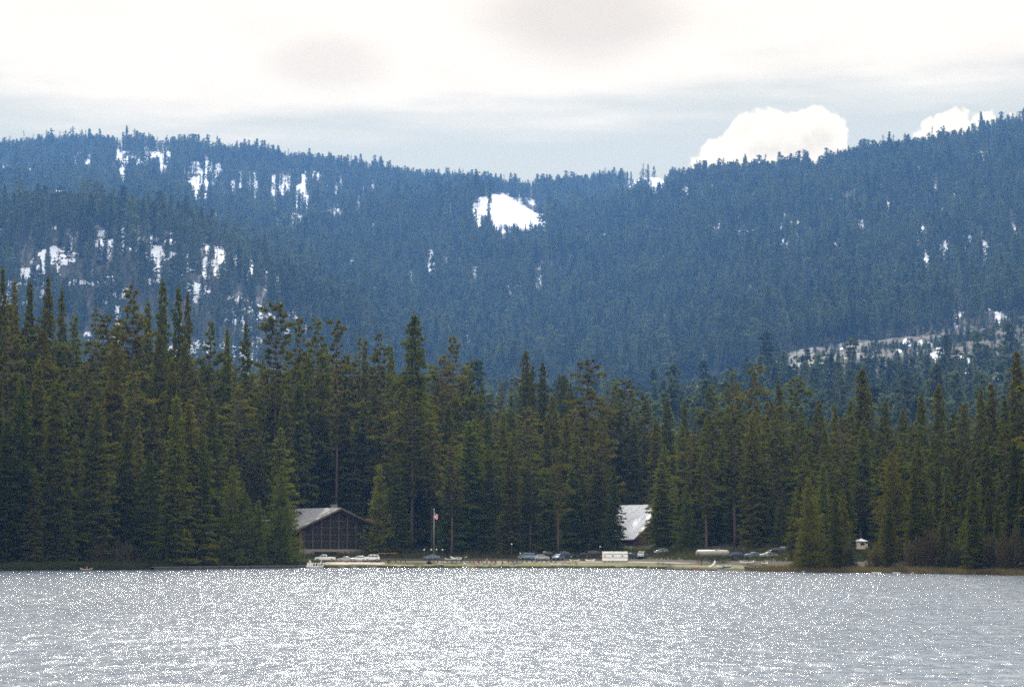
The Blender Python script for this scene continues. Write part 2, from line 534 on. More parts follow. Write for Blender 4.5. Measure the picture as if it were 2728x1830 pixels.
# snow clearings: (x0, y0, x1, y1, half thickness in px, tree thinning) in photo pixels
SNOW = [
    (312, 408, 452, 412, 6, .9), (322, 408, 330, 475, 7, .95), (432, 412, 436, 455, 8, .95), (360, 410, 366, 430, 8, .95), (160, 500, 160, 515, 6, .9),
    (228, 437, 236, 444, 5, .9), (202, 444, 203, 450, 3, .9), (462, 490, 520, 478, 6, .85), (520, 478, 584, 456, 5, .85), (558, 435, 558, 455, 4, .9),
    (512, 505, 525, 520, 11, .85), (547, 508, 547, 540, 6, .9), (620, 490, 621, 535, 5, .85), (640, 460, 641, 520, 4, .85), (664, 478, 668, 540, 7, .8),
    (678, 480, 682, 540, 4, .8), (730, 470, 729, 532, 5, .95), (750, 470, 752, 525, 7, .95), (768, 474, 769, 510, 5, .9), (790, 520, 824, 536, 5, .85),
    (808, 480, 809, 515, 4, .85), (856, 567, 870, 563, 4, .85), (880, 564, 907, 580, 5, .9), (803, 568, 820, 566, 4, .8), (650, 585, 655, 590, 4, .8), (735, 577, 742, 585, 4, .8),
    (705, 570, 706, 578, 3, .8), (780, 596, 782, 606, 3, .8), (805, 500, 822, 532, 6, .85), (968, 495, 968, 515, 3, .9), (994, 495, 991, 520, 3.5, .9), (953, 540, 956, 545, 4, .9), (896, 526, 897, 536, 4, .9),
    (904, 476, 910, 484, 3.5, .85), (826, 474, 826, 476, 3, .8),
    # nearer left hill
    (180, 617, 187, 640, 4, .8), (263, 619, 284, 624, 4, .75), (272, 650, 286, 644, 6, .85), (323, 610, 323, 620, 5, .85), (323, 640, 324, 650, 4, .8),
    (376, 634, 422, 664, 7, .75), (390, 650, 410, 655, 5, .7), (464, 602, 463, 612, 6, .85), (554, 626, 554, 640, 6, .85), (582, 630, 580, 700, 8, .8), (592, 650, 594, 700, 5, .75),
    (612, 650, 616, 664, 7, .75), (632, 668, 650, 680, 6, .75), (665, 695, 668, 760, 11, .72), (672, 770, 670, 792, 8, .7), (726, 708, 728, 732, 7, .85), (738, 716, 748, 724, 5, .8),
    (533, 745, 538, 762, 5, .75), (388, 750, 415, 762, 5, .7), (805, 752, 806, 830, 4, .85), (529, 838, 532, 850, 4, .85), (55, 725, 72, 708, 7, .75), (612, 745, 614, 770, 4, .75), (540, 700, 548, 716, 4, .7), (500, 684, 515, 690, 4, .7),
    (155, 690, 158, 700, 4, .7), (115, 675, 116, 695, 4, .7), (450, 720, 452, 740, 3, .7),
    # middle snow field and its neighbours
    (1262, 548, 1278, 612, 6, .85), (1278, 533, 1300, 538, 6, .8), (1414, 506, 1418, 512, 3, .8),
    (1339, 503, 1339, 520, 2.5, .95), (1645, 492, 1646, 535, 3.5, .85), (1461, 535, 1461, 552, 3, .8), (1497, 550, 1499, 560, 3, .7), (1384, 520, 1385, 535, 2.5, .8),
    (1148, 672, 1150, 700, 7, .9), (1184, 680, 1192, 706, 6, .8), (1175, 710, 1176, 716, 3, .8), (1220, 694, 1240, 700, 5, .65), (1266, 715, 1268, 745, 3, .8), (1092, 728, 1100, 748, 5, .7),
    (938, 690, 938, 696, 4, .9), (1514, 771, 1516, 772, 3, .95), (1062, 692, 1062, 700, 2.5, .8), (1245, 870, 1246, 930, 4, .85), (1253, 868, 1254, 900, 3, .8), (1150, 852, 1152, 870, 3, .6), (1435, 710, 1436, 738, 2, .8),
    (1355, 763, 1358, 768, 3, .6), (1410, 918, 1420, 940, 3, .7), (1605, 938, 1608, 945, 3, .8), (993, 608, 994, 612, 3, .9), (1450, 960, 1453, 985, 4, .7), (1356, 1003, 1354, 1015, 3, .7),
    # knoll on the skyline
    (1676, 500, 1700, 482, 10, .93), (1700, 480, 1770, 477, 7, .93), (1738, 518, 1766, 517, 4, .85), (1827, 505, 1828, 520, 4, .85),
    # right hill
    (2602, 412, 2640, 412, 6, .85), (2605, 420, 2608, 428, 5, .85), (2620, 430, 2622, 448, 4, .85), (2638, 418, 2642, 424, 4, .85), (2698, 442, 2704, 444, 4, .8), (2446, 448, 2448, 462, 4, .8),
    (2342, 536, 2366, 547, 5, .7), (2380, 543, 2384, 547, 4, .8), (2420, 546, 2430, 530, 3.5, .8), (2540, 520, 2566, 556, 5, .75), (2494, 500, 2500, 508, 4, .8), (2625, 530, 2634, 533, 4, .75),
    (2672, 531, 2676, 535, 4, .8), (2292, 590, 2294, 632, 6, .75), (2300, 612, 2302, 614, 4, .75), (2446, 620, 2458, 612, 6, .8), (2460, 628, 2462, 632, 4, .8), (2466, 668, 2468, 674, 4, .8), (2510, 650, 2526, 668, 5, .6),
    (2618, 645, 2630, 655, 6, .85), (2620, 668, 2625, 712, 4, .85), (2612, 600, 2613, 640, 3, .7), (2685, 590, 2708, 620, 4, .7), (2584, 632, 2585, 640, 3, .8), (2046, 664, 2058, 650, 5, .7), (2080, 653, 2096, 656, 5, .85),
    (2172, 648, 2192, 646, 4, .65), (2219, 654, 2241, 658, 4, .65), (1970, 637, 1980, 634, 4, .85), (2091, 571, 2092, 574, 3, .8), (2142, 484, 2158, 486, 3.5, .7), (2246, 476, 2268, 474, 3.5, .6), (2174, 456, 2176, 465, 4, .6), (2118, 484, 2120, 486, 4, .7),
    (1950, 530, 1950, 570, 2.5, .7), (1782, 624, 1790, 630, 3, .7), (1738, 800, 1738, 806, 3, .8), (2140, 682, 2141, 685, 3, .8), (2064, 815, 2066, 818, 3, .8), (2336, 738, 2337, 740, 3, .8), (2336, 842, 2338, 844, 3, .8), (1975, 842, 1976, 846, 3, .8),
    (2656, 838, 2674, 848, 5, .8), (2662, 860, 2664, 864, 4, .8), (2544, 830, 2545, 834, 3, .8), (2568, 706, 2569, 710, 3, .8), (2632, 786, 2633, 790, 3, .8), (2556, 800, 2557, 806, 3, .7), (2410, 905, 2424, 910, 4, .9), (2450, 914, 2500, 922, 2.5, .6), (2484, 940, 2510, 944, 3, .7), (2450, 936, 2455, 938, 3, .8),
    (2562, 954, 2578, 962, 5, .9), (2570, 990, 2588, 993, 3, .85), (2520, 1030, 2540, 1040, 2.5, .8), (2535, 1048, 2537, 1054, 4, .85), (2658, 1006, 2660, 1008, 4, .85), (2220, 1024, 2221, 1034, 3, .9), (2478, 1002, 2480, 1004, 3, .85), (2240, 905, 2242, 922, 2.5, .8), (2395, 930, 2397, 934, 3, .8), (2422, 1006, 2424, 1008, 3, .8), (2485, 952, 2487, 962, 3, .7),
]
ROCK = [(1810, 1072, 1868, 1050, 8), (1986, 1012, 2062, 992, 6), (2066, 984, 2130, 966, 8), (2125, 966, 2200, 956, 12), (2200, 954, 2284, 948, 9), (2268, 922, 2300, 926, 4), (2050, 996, 2100, 975, 9), (1900, 1040, 1960, 1022, 6),
        (1880, 1062, 1890, 1058, 5)]
FIELD = [(1308, 518), (1348, 520), (1402, 551), (1462, 591), (1430, 610), (1372, 622), (1325, 622), (1303, 586)]


def seg_d(px, py, s):
    x0, y0, x1, y1 = s[:4]
    dx, dy = x1 - x0, y1 - y0
    L = dx * dx + dy * dy + 1e-6
    t = np.clip(((px - x0) * dx + (py - y0) * dy) / L, 0, 1)
    return np.hypot(px - x0 - t * dx, py - y0 - t * dy)


def in_poly(px, py, P):
    c = np.zeros(px.shape, bool)
    n = len(P)
    for i in range(n):
        x0, y0 = P[i]; x1, y1 = P[(i + 1) % n]
        hit = ((y0 > py) != (y1 > py)) & (px < (x1 - x0) * (py - y0) / (y1 - y0 + 1e-9) + x0)
        c ^= hit
    return c


def masks(x, y, z):
    """snow cover and the share of trees missing at terrain points"""
    px, py = proj(x, y, z)
    n = fbm(x / 26, y / 26, 3, 77)
    wob = (n - 0.5) * 15
    snow = np.zeros(px.shape); thin = np.zeros(px.shape); rock = np.zeros(px.shape)
    for s in SNOW:
        if s[0] < 900 and s[1] > 740: continue
        if s[0] > 2200 and s[1] > 880: s = (*s[:4], s[4] * .6, s[5])
        if s[0] < 900 and s[1] > 680: s = (s[0], s[1], s[2], (s[1] + s[3]) / 2, s[4] * .5, s[5] * .9)
        ext = np.where(py < (s[1] + s[3]) / 2, 0, 30 * np.minimum(3000 / y, 1.4))   # the clearing reaches one tree height downhill
        bb = (px > min(s[0], s[2]) - 60) & (px < max(s[0], s[2]) + 60) & (py > min(s[1], s[3]) - 60) & (py < max(s[1], s[3]) + 130)
        if not bb.any(): continue
        th = np.where((y[bb] < 2000 * MK) & (px[bb] > 1650), 6, 185000 / np.maximum(y[bb], 1000) * np.where(y[bb] < 3100 * MK, .9, 1.4))
        d0 = seg_d(px[bb], py[bb], s)
        # swept downward
        d1 = np.minimum(d0, seg_d(px[bb], py[bb] - th * 0.4, s))
        d1 = np.minimum(d1, seg_d(px[bb], py[bb] - th * 0.7, s))
        d2 = np.minimum(d1, seg_d(px[bb], py[bb] - th * 0.2, s))
        k = (d2 + wob[bb] < s[4] + 2)
        snow[bb] = np.maximum(snow[bb], k)
        thin[bb] = np.maximum(thin[bb], k * (1 - (1 - s[5]) * .6))
    f = in_poly(px + wob * 0.25, py + wob * 0.25, FIELD) & (y > 3100 * MK)
    snow = np.maximum(snow, f); thin = np.maximum(thin, f * 1.0)
    for s in ROCK:
        d = seg_d(px, py, s); d = np.minimum(d, seg_d(px, py - 6, s))
        k = (d + wob * .6 < s[4] + 5) & (y < 2000 * MK) & (y > 1400 * MK) & (n < .60)
        rock = np.maximum(rock, k); thin = np.maximum(thin, k * 0.97)
    # scattered old snow on the shaded ground of the higher and left slopes
    m1 = fbm(x / 75, y / 75, 4, 91)
    up = (y > 3350 * MK) & (m1 > np.where(px < 950, .56, .62))
    m2 = fbm(x / 34, y / 34, 3, 191)
    lf = (y > 1900 * MK) & (y < 2500 * MK) & (px < 860) & (m2 > .66)
    rt = (y > 2300 * MK) & (px > 1900) & (m1 > .66)
    kk = up | lf | rt
    snow = np.maximum(snow, kk); thin = np.maximum(thin, kk * np.where(px < 950, .78, .6))
    kn = (px > 1672) & (px < 1790) & (py > 462 + wob) & (py < 512 + wob) & (y > 4000 * MK)
    snow = np.maximum(snow, kn); thin = np.maximum(thin, kn * .94)
    lo = (px > 1650) & (y < 2000 * MK) & (y > 1500 * MK) & (m1 > .55) & (px < 2330)
    rock = np.maximum(rock, lo * .52)
    thin = np.maximum(thin, ((px > 1660) & (px < 1800) & (y > 4360 * MK)) * 1.0)
    return px, py, snow, thin, rock


def ground_mat():
    m = bpy.data.materials.new('forest_floor'); m.use_nodes = True
    t = NT(m.node_tree); b = t.n['Principled BSDF']
    ge = t.new('ShaderNodeNewGeometry')
    n = t.noise(ge.outputs['Position'], 0.12, 5, 0.6)
    n2 = t.noise(ge.outputs['Position'], 1.3, 4, 0.6)
    c = t.mix(n, (0.028, 0.025, 0.015), (0.060, 0.050, 0.032))
    c = t.mix(t.ramp(n2, 0.5, 0.7), c, (0.036, 0.040, 0.016))
    t.l.new(c, b.inputs['Base Color'])
    b.inputs['Roughness'].default_value = 0.95
    b.inputs['Specular IOR Level'].default_value = 0.1
    return m


def mount_mat():
    m = bpy.data.materials.new('mountain_ground'); m.use_nodes = True
    t = NT(m.node_tree); b = t.n['Principled BSDF']
    ge = t.new('ShaderNodeNewGeometry')
    pos = ge.outputs['Position']
    a = t.new('ShaderNodeAttribute', attribute_name='snow')
    r = t.new('ShaderNodeAttribute', attribute_name='rock')
    n = t.noise(pos, 0.02, 6, 0.65)
    n2 = t.noise(pos, 0.22, 4, 0.7)
    base = t.mix(n, (0.035, 0.034, 0.022), (0.075, 0.062, 0.045))
    rockc = t.mix(n2, (0.06, 0.060, 0.045), (0.18, 0.17, 0.145))
    c = t.mix(t.ramp(r.outputs['Fac'], 0.4, 0.6), base, rockc)
    sm = t.ramp(t.math('ADD', a.outputs['Fac'], t.math('MULTIPLY', t.math('SUBTRACT', n2, 0.5), 0.9)), 0.42, 0.55)
    snowc = t.mix(t.ramp(n2, 0.35, 0.75), (0.50, 0.53, 0.58), (0.74, 0.74, 0.74))
    c = t.mix(sm, c, snowc)
    t.l.new(c, b.inputs['Base Color'])
    b.inputs['Roughness'].default_value = 0.9
    b.inputs['Specular IOR Level'].default_value = 0.15
    return m


def grid_faces(nr, nc):
    i = np.arange((nr - 1) * (nc - 1))
    r = i // (nc - 1); c = i % (nc - 1)
    a = r * nc + c
    return np.stack([a, a + 1, a + nc + 1, a + nc], 1)


def build_ground():
    ys = np.concatenate([[2, 60, 200, 350], np.arange(400, 700, 4), np.arange(700, 951, 10)])
    us = np.concatenate([np.linspace(-2.5, -0.5, 14)[:-1], np.linspace(-0.5, -0.28, 8)[:-1], np.linspace(-0.28, 0.28, 260), np.linspace(0.28, 0.5, 8)[1:], np.linspace(0.5, 2.5, 14)[1:]])
    U, YY = np.meshgrid(us, ys)
    XX = U * YY
    Z = ground_z(XX, YY)
    Z = np.where(YY < 395, -1.5, Z)
    v = np.stack([XX.ravel(), YY.ravel(), Z.ravel()], 1)
    me = np_mesh('ground', v, grid_faces(len(ys), len(us)), [ground_mat()], smooth=True)
    tag(link('ground', me), 'dark earth shore under the lakeside forest', kind='structure')


def build_mountain():
    ys = np.concatenate([np.arange(949, 2200, 16), np.arange(2200, 7500, 11), np.arange(7500, 8240, 60)])
    us = np.concatenate([np.linspace(-0.9, -0.45, 22)[:-1], np.linspace(-0.45, -0.25, 22)[:-1], np.linspace(-0.25, 0.25, 900), np.linspace(0.25, 0.45, 22)[1:], np.linspace(0.45, 0.9, 22)[1:]])
    U, YY = np.meshgrid(us, ys)
    XX = U * YY
    Z = ground_z(XX, YY)
    Z[0] -= 0.4
    px, py, snow, thin, rock = masks(XX.ravel(), YY.ravel(), Z.ravel())
    v = np.stack([XX.ravel(), YY.ravel(), Z.ravel()], 1)
    me = np_mesh('mountain', v, grid_faces(len(ys), len(us)), [mount_mat()], smooth=True)
    for nm, arr in (('snow', snow), ('rock', rock)):
        at_ = me.attributes.new(nm, 'FLOAT', 'POINT'); at_.data.foreach_set('value', arr.astype(np.float32))
    tag(link('mountain', me), 'forested mountain slopes with patches of snow behind the lake', kind='structure')


build_ground()
build_mountain()


# ------------------------------------------------------------------ lake
def water_mat():
    m = bpy.data.materials.new('lake_water'); m.use_nodes = True
    t = NT(m.node_tree); b = t.n['Principled BSDF']
    b.inputs['Base Color'].default_value = (0.098, 0.120, 0.145, 1)
    b.inputs['Roughness'].default_value = 0.075
    b.inputs['IOR'].default_value = 1.333
    ge = t.new('ShaderNodeNewGeometry')
    p = t.scale(ge.outputs['Position'], (0.85, 1.5, 1.0))
    sp = t.new('ShaderNodeSeparateXYZ'); t.l.new(ge.outputs['Position'], sp.inputs[0])
    # roughness raised towards the far shore, blending glints too small to resolve
    t.l.new(t.math('MULTIPLY_ADD', t.ramp(sp.outputs[1], 170, 520), 0.02, 0.09), b.inputs['Roughness'])
    n = t.noise(p, 2.6, 3, 0.6)
    n2 = t.noise(p, 0.9, 2, 0.5, dist=0.4)
    h = t.math('ADD', t.math('MULTIPLY', n, 0.10), t.math('MULTIPLY', n2, 0.16))
    bp = t.new('ShaderNodeBump')
    bp.inputs['Strength'].default_value = 1.0
    bp.inputs['Distance'].default_value = 1.0
    t.l.new(h, bp.inputs['Height'])
    t.l.new(bp.outputs[0], b.inputs['Normal'])
    return m


def build_water():
    ys = [2, 30, 60]
    y = 80.0
    while y < 700:
        ys.append(y); y += max(0.22, 0.0011 * y)
    ys = np.array(ys)
    us = np.concatenate([np.linspace(-2.5, -0.5, 12)[:-1], np.linspace(-0.5, -0.26, 12)[:-1], np.linspace(-0.26, 0.26, 1000), np.linspace(0.26, 0.5, 12)[1:], np.linspace(0.5, 2.5, 12)[1:]])
    U, YY = np.meshgrid(us, ys)
    XX = U * YY
    rng = np.random.default_rng(4)
    Z = np.zeros_like(XX)
    K = 46
    for i in range(K):
        lam = 0.7 * (11 / 0.7) ** (i / (K - 1))
        th = rng.normal(0, 0.95) + 0.1
        kx, ky = math.sin(th) * 2 * math.pi / lam, math.cos(th) * 2 * math.pi / lam
        slope = 0.0190 * (1.0 if lam < 3.5 else (3.5 / lam) ** 1.1)
        amp = slope * lam / (2 * math.pi)
        fade = np.clip(1.6 - 3.2 * (YY * 0.00052 * 2) / lam, 0, 1) * .3 + .7 if lam < 2 else 1.0
        ph = kx * XX + ky * YY + rng.uniform(0, 6.28)
        s = np.sin(ph)
        Z += amp * fade * (s + 0.25 * np.cos(2 * ph))
    gust = 0.65 + 0.7 * fbm(XX / 22, YY / 60, 3, 3)
    Z *= gust
    Z[:3] = 0
    Z = np.where(np.abs(U) > 0.27, 0, Z)
    Z -= 0.02
    v = np.stack([XX.ravel(), YY.ravel(), Z.ravel()], 1)
    me = np_mesh('water', v, grid_faces(len(ys), len(us)), [water_mat()], smooth=True)
    tag(link('water', me), 'rippled lake glittering with sun', kind='structure')


build_water()


# ------------------------------------------------------------------ tree prototypes
def tris_from(c, d, s_, rng, w_=0.45):
    """triangles centred at c, pointing along d with length s_"""
    n = len(c)
    d = d / np.maximum(np.linalg.norm(d, axis=1, keepdims=True), 1e-6)
    r = rng.normal(size=(n, 3)); r[:, 2] *= 0.6
    side = np.cross(d, r); side /= np.maximum(np.linalg.norm(side, axis=1, keepdims=True), 1e-6)
    s_ = s_[:, None]
    v = np.stack([c - d * s_ * 0.5 + side * s_ * w_, c - d * s_ * 0.5 - side * s_ * w_, c + d * s_ * 0.6], 1)
    return v.reshape(-1, 3), np.arange(3 * n).reshape(-1, 3)


def conifer(name, kind, seed, H, leaf=0.62, dens=1.0, whorl=0.85):
    """returns crown mesh and trunk mesh (height H)"""
    rng = np.random.default_rng(seed)
    P = {
        'fir':   dict(t0=.07, W=.120, pw=.62, nb=7, skip=.10, droop=-.30, up=.10, s0=.15, irr=.22, k=3.0, rag=.10),
        'cedar': dict(t0=.04, W=.098, pw=.48, nb=7, skip=.08, droop=-.42, up=.25, s0=.20, irr=.28, k=3.0, rag=.12),
        'pine':  dict(t0=.34, W=.125, pw=.42, nb=5, skip=.16, droop=-.10, up=.22, s0=.42, irr=.40, k=3.6, rag=.16),
        'sugar': dict(t0=.42, W=.135, pw=.28, nb=5, skip=.28, droop=.02, up=.05, s0=.45, irr=.50, k=3.8, rag=.18),
        'young': dict(t0=.03, W=.20, pw=.66, nb=7, skip=.06, droop=-.05, up=.20, s0=.12, irr=.22, k=3.0, rag=.10),
        'snag':  dict(t0=.30, W=.085, pw=.60, nb=4, skip=.50, droop=-.15, up=.05, s0=.30, irr=.45, k=1.6, rag=.15),
    }[kind]
    cs = []; ds = []; sz = []
    limbs = MB()
    z = P['t0'] * H
    ph = rng.uniform(0, 6.28)
    lob = rng.uniform(0, 6.28, 6)
    while z < H * 0.985:
        t = (z / H - P['t0']) / (1 - P['t0'])
        base = (1 - t) ** P['pw']
        if kind in ('pine', 'sugar', 'snag'):
            base *= min(1, 0.55 + t * 1.9)
            if kind == 'sugar': base *= 0.75 + 0.35 * math.sin(t * 19 + lob[0])
            if kind == 'pine': base *= 0.85 + 0.22 * math.sin(t * 14 + lob[1])
        elif kind == 'cedar':
            base *= min(1, 0.75 + t * 1.2)
        nb = max(3, int(P['nb'] * (0.6 + 0.4 * (1 - t))))
        for b in range(nb):
            if rng.random() < P['skip'] * (1 - 0.5 * t): continue
            az = ph + b * 6.283 / nb + rng.normal(0, .35)
            side = 1 + 0.22 * math.sin(az * 2 + lob[2] + t * 5) + 0.15 * math.sin(az * 3 + lob[3] - t * 9)
            L = max(0.7, P['W'] * H * base * side * (1 + rng.normal(0, P['irr'])))
            L = min(L, P['W'] * H * 1.5)
            m = max(3, int(L / 0.42 * dens))
            s = rng.uniform(P['s0'], 1.0, m) ** 0.8 * L
            zz = z + P['droop'] * s + P['up'] * s * (s / L) + rng.normal(0, .10, m)
            ca, sa = math.cos(az), math.sin(az)
            k = max(1, int(round(P['k'])))
            s3 = np.repeat(s, k); z3 = np.repeat(zz, k)
            lat = rng.normal(0, 1, len(s3)) * (0.18 + 0.20 * s3)
            lat *= np.clip(1.25 - s3 / L * 0.6, 0.3, 1)
            c = np.stack([ca * s3 - sa * lat, sa * s3 + ca * lat, z3 + rng.normal(0, .16, len(s3)) - np.abs(lat) * 0.12], 1)
            d = np.stack([ca - sa * np.sign(lat) * .7, sa + ca * np.sign(lat) * .7, np.full(len(s3), P['droop'] * .8 - .05)], 1) + rng.normal(0, .45, (len(s3), 3))
            cs.append(c); ds.append(d); sz.append(leaf * rng.uniform(.55, 1.35, len(s3)))
            if kind in ('pine', 'sugar', 'snag') and leaf < 1 and L > 1.5:
                q = lambda f: (ca * f * L, sa * f * L, z + P['droop'] * f * L + P['up'] * f * f * L)
                limbs.tube([q(0), q(.5), q(.92)], [0.10 + .012 * L, .07, .03], 4, cap=False)
        ph += 2.4
        z += whorl * rng.uniform(.7, 1.3) * (1.25 if kind in ('sugar', 'pine', 'snag') else 1)
    # leader
    c = np.stack([rng.normal(0, .12, 14), rng.normal(0, .12, 14), np.linspace(H * .955, H, 14)], 1)
    cs.append(c); ds.append(np.tile([0, 0, 1.], (14, 1)) + rng.normal(0, .3, (14, 3))); sz.append(np.full(14, leaf * .8))
    c = np.concatenate(cs); d = np.concatenate(ds); s = np.concatenate(sz)
    v, f = tris_from(c, d, s, rng)
    crown = np_mesh(name + '_crown', v, f, [M_LEAF])
    tr = limbs
    n = 9
    pts = [(rng.normal(0, .05) * i, rng.normal(0, .05) * i, H * i / (n - 1) * .97) for i in range(n)]
    pts[0] = (0, 0, -0.8); r0 = H * 0.0115
    rad = [r0 * (1.25 if i == 0 else 1) * (1 - .93 * i / (n - 1)) + .03 for i in range(n)]
    tr.tube(pts, rad, 8)
    me = bpy.data.meshes.new(name + '_trunk')
    me.from_pydata(tr.v, [], tr.f); me.materials.append(M_BARK)
    for p in me.polygons: p.use_smooth = True
    return crown, me


PROTO = {}
for kind, cnt in (('fir', 5), ('cedar', 4), ('pine', 5), ('sugar', 4), ('young', 4), ('snag', 2)):
    H = {'young': 22}.get(kind, 50)
    PROTO[kind] = [(H, *conifer(kind, kind, 100 + 17 * i + len(kind) * 7, H, leaf=(0.36 if kind == 'young' else 0.64), dens=1.75,
                                whorl=(0.42 if kind == 'young' else 0.74))) for i in range(cnt)]


def far_tree(kind, seed, H, leaf, dens, whorl):
    cr, tr = conifer('far_' + kind, kind, seed, H, leaf=leaf, dens=dens, whorl=whorl)
    cr.materials.clear(); cr.materials.append(M_LEAFM)
    bm = bmesh.new(); bm.from_mesh(cr)
    n0 = len(bm.faces)
    bm.from_mesh(tr)
    bm.faces.ensure_lookup_table()
    for f in bm.faces[n0:]: f.material_index = 1
    me = bpy.data.meshes.new('far_tree'); bm.to_mesh(me); bm.free()
    me.materials.append(M_LEAFM); me.materials.append(M_BARK)
    return me


def scatter(name, pts, rot, scl, pick, meshes, label, seed=0):
    """one stuff object: points with instances of the given meshes"""
    me = bpy.data.meshes.new(name)
    me.vertices.add(len(pts)); me.vertices.foreach_set('co', np.asarray(pts, np.float32).ravel())
    for nm, ty, arr in (('rotz', 'FLOAT', rot), ('pick', 'INT', pick)):
        a = me.attributes.new(nm, ty, 'POINT'); a.data.foreach_set('value', np.asarray(arr, np.int32 if ty == 'INT' else np.float32))
    a = me.attributes.new('scl', 'FLOAT_VECTOR', 'POINT'); a.data.foreach_set('vector', np.asarray(scl, np.float32).ravel())
    o = link(name, me)
    tag(o, label, kind='stuff')
    ng = bpy.data.node_groups.new(name + '_scatter', 'GeometryNodeTree')
    ng.interface.new_socket('Geometry', in_out='INPUT', socket_type='NodeSocketGeometry')
    ng.interface.new_socket('Geometry', in_out='OUTPUT', socket_type='NodeSocketGeometry')
    N = ng.nodes; Lk = ng.links
    gi = N.new('NodeGroupInput'); go = N.new('NodeGroupOutput')
    iop = N.new('GeometryNodeInstanceOnPoints')
    Lk.new(gi.outputs[0], iop.inputs['Points'])
    jn = N.new('GeometryNodeJoinGeometry')
    for m in meshes:
        po = bpy.data.objects.new('tree_shape', m)          # not linked to the scene: only a mesh source
        oi = N.new('GeometryNodeObjectInfo'); oi.inputs[0].default_value = po
        oi.inputs['As Instance'].default_value = True
        Lk.new(oi.outputs['Geometry'], jn.inputs[0])
    Lk.new(jn.outputs[0], iop.inputs['Instance'])
    iop.inputs['Pick Instance'].default_value = True

    def attr(nm, ty):
        q = N.new('GeometryNodeInputNamedAttribute'); q.data_type = ty; q.inputs['Name'].default_value = nm
        return q.outputs['Attribute']
    Lk.new(attr('pick', 'INT'), iop.inputs['Instance Index'])
    cx = N.new('ShaderNodeCombineXYZ'); Lk.new(attr('rotz', 'FLOAT'), cx.inputs[2])
    Lk.new(cx.outputs[0], iop.inputs['Rotation'])
    Lk.new(attr('scl', 'FLOAT_VECTOR'), iop.inputs['Scale'])
    Lk.new(iop.outputs[0], go.inputs[0])
    md = o.modifiers.new('scatter', 'NODES'); md.node_group = ng
    return o


def low_(px, y):
    return (y < 1980 * MK) & (y > 1350 * MK) & (px > 1650)


def mountain_forest():
    rng = np.random.default_rng(9)
    far = [far_tree('fir', 1, 30, 1.35, .55, 1.3), far_tree('fir', 2, 30, 1.35, .55, 1.3), far_tree('cedar', 3, 30, 1.35, .5, 1.3), far_tree('pine', 4, 30, 1.3, .6, 1.2),
           far_tree('sugar', 5, 30, 1.25, .7, 1.1), far_tree('pine', 6, 30, 1.3, .6, 1.2), far_tree('snag', 7, 30, 1.0, .5, 1.4)]
    P = []
    N = 400000
    y = np.sqrt(rng.uniform(1300 ** 2, 7640 ** 2, N))
    u = rng.uniform(-.30, .30, N)
    x = u * y
    # density 1 per (spacing^2)
    area = 0.5 * 0.60 * (7640 ** 2 - 1300 ** 2)
    z = ground_z(x, y)
    px, py, snow, thin, rock = masks(x, y, z)
    cl = fbm(x / 90, y / 90, 3, 55)
    want = 1 / 12.6 ** 2 * (0.25 + 1.5 * cl)
    keep = rng.random(N) < want * area / N
    keep &= rng.random(N) > thin
    low = (y < 1980 * MK) & (y > 1350 * MK) & (px > 1650)         # shrubby granite hill on the right
    keep &= ~(low_(px, y) & (rng.random(N) < .3))
    h = 46 * rng.uniform(.50, 1.12, N) * (0.70 + .6 * cl)
    h = np.where(rng.random(N) < .12, h * 1.36, h)
    fr = in_poly(px, py - 42, FIELD) & (y > 2600 * MK) & (y < 3560 * MK)
    h = np.where(fr, np.minimum(h, 24), h)
    h = np.where(low, rng.uniform(6, 14, N), h)
    # drop what stands fully behind a nearer crest
    ug = np.linspace(-.31, .31, 310)
    yg = np.arange(1000, 7800, 14.0)
    UU, YG = np.meshgrid(ug, yg)
    PY = proj(UU * YG, YG, ground_z(UU * YG, YG))[1]
    RM = np.minimum.accumulate(PY, axis=0)
    iy = np.clip(((y - 1000) / 14).astype(int) - 1, 0, len(yg) - 1); iu = np.clip(((u + .31) / .62 * 309).astype(int), 0, 309)
    top = proj(x, y, z + h)[1]
    keep &= top < RM[iy, iu] + 14
    keep |= False
    i = np.nonzero(keep)[0]
    # skyline and clearing edges get mixed species
    pick = rng.choice(7, len(i), p=[.26, .22, .16, .14, .09, .10, .03])
    hh = h[i]
    wd = rng.uniform(.95, 1.55, len(i))
    wd = np.where(low[i], 1.9 * wd, wd)
    s = np.stack([hh / 30 * wd, hh / 30 * wd, hh / 30], 1)
    pts = np.stack([x[i], y[i], z[i] - .3], 1)
    print('mountain trees', len(i))
    scatter('forest_far_off', pts, rng.uniform(0, 6.28, len(i)), s, pick, far, 'conifer forest covering the hazy blue mountain slopes')


mountain_forest()

# ------------------------------------------------------------------ lakeside forest
trng = random.Random(21)
SPECIES = {'fir': ('fir_tree', 'fir'), 'cedar': ('cedar_tree', 'cedar'), 'pine': ('pine_tree', 'pine'), 'sugar': ('pine_tree', 'pine'),
           'young': ('pine_tree', 'young pine'), 'snag': ('bare_conifer', 'thin conifer')}
TREES = []


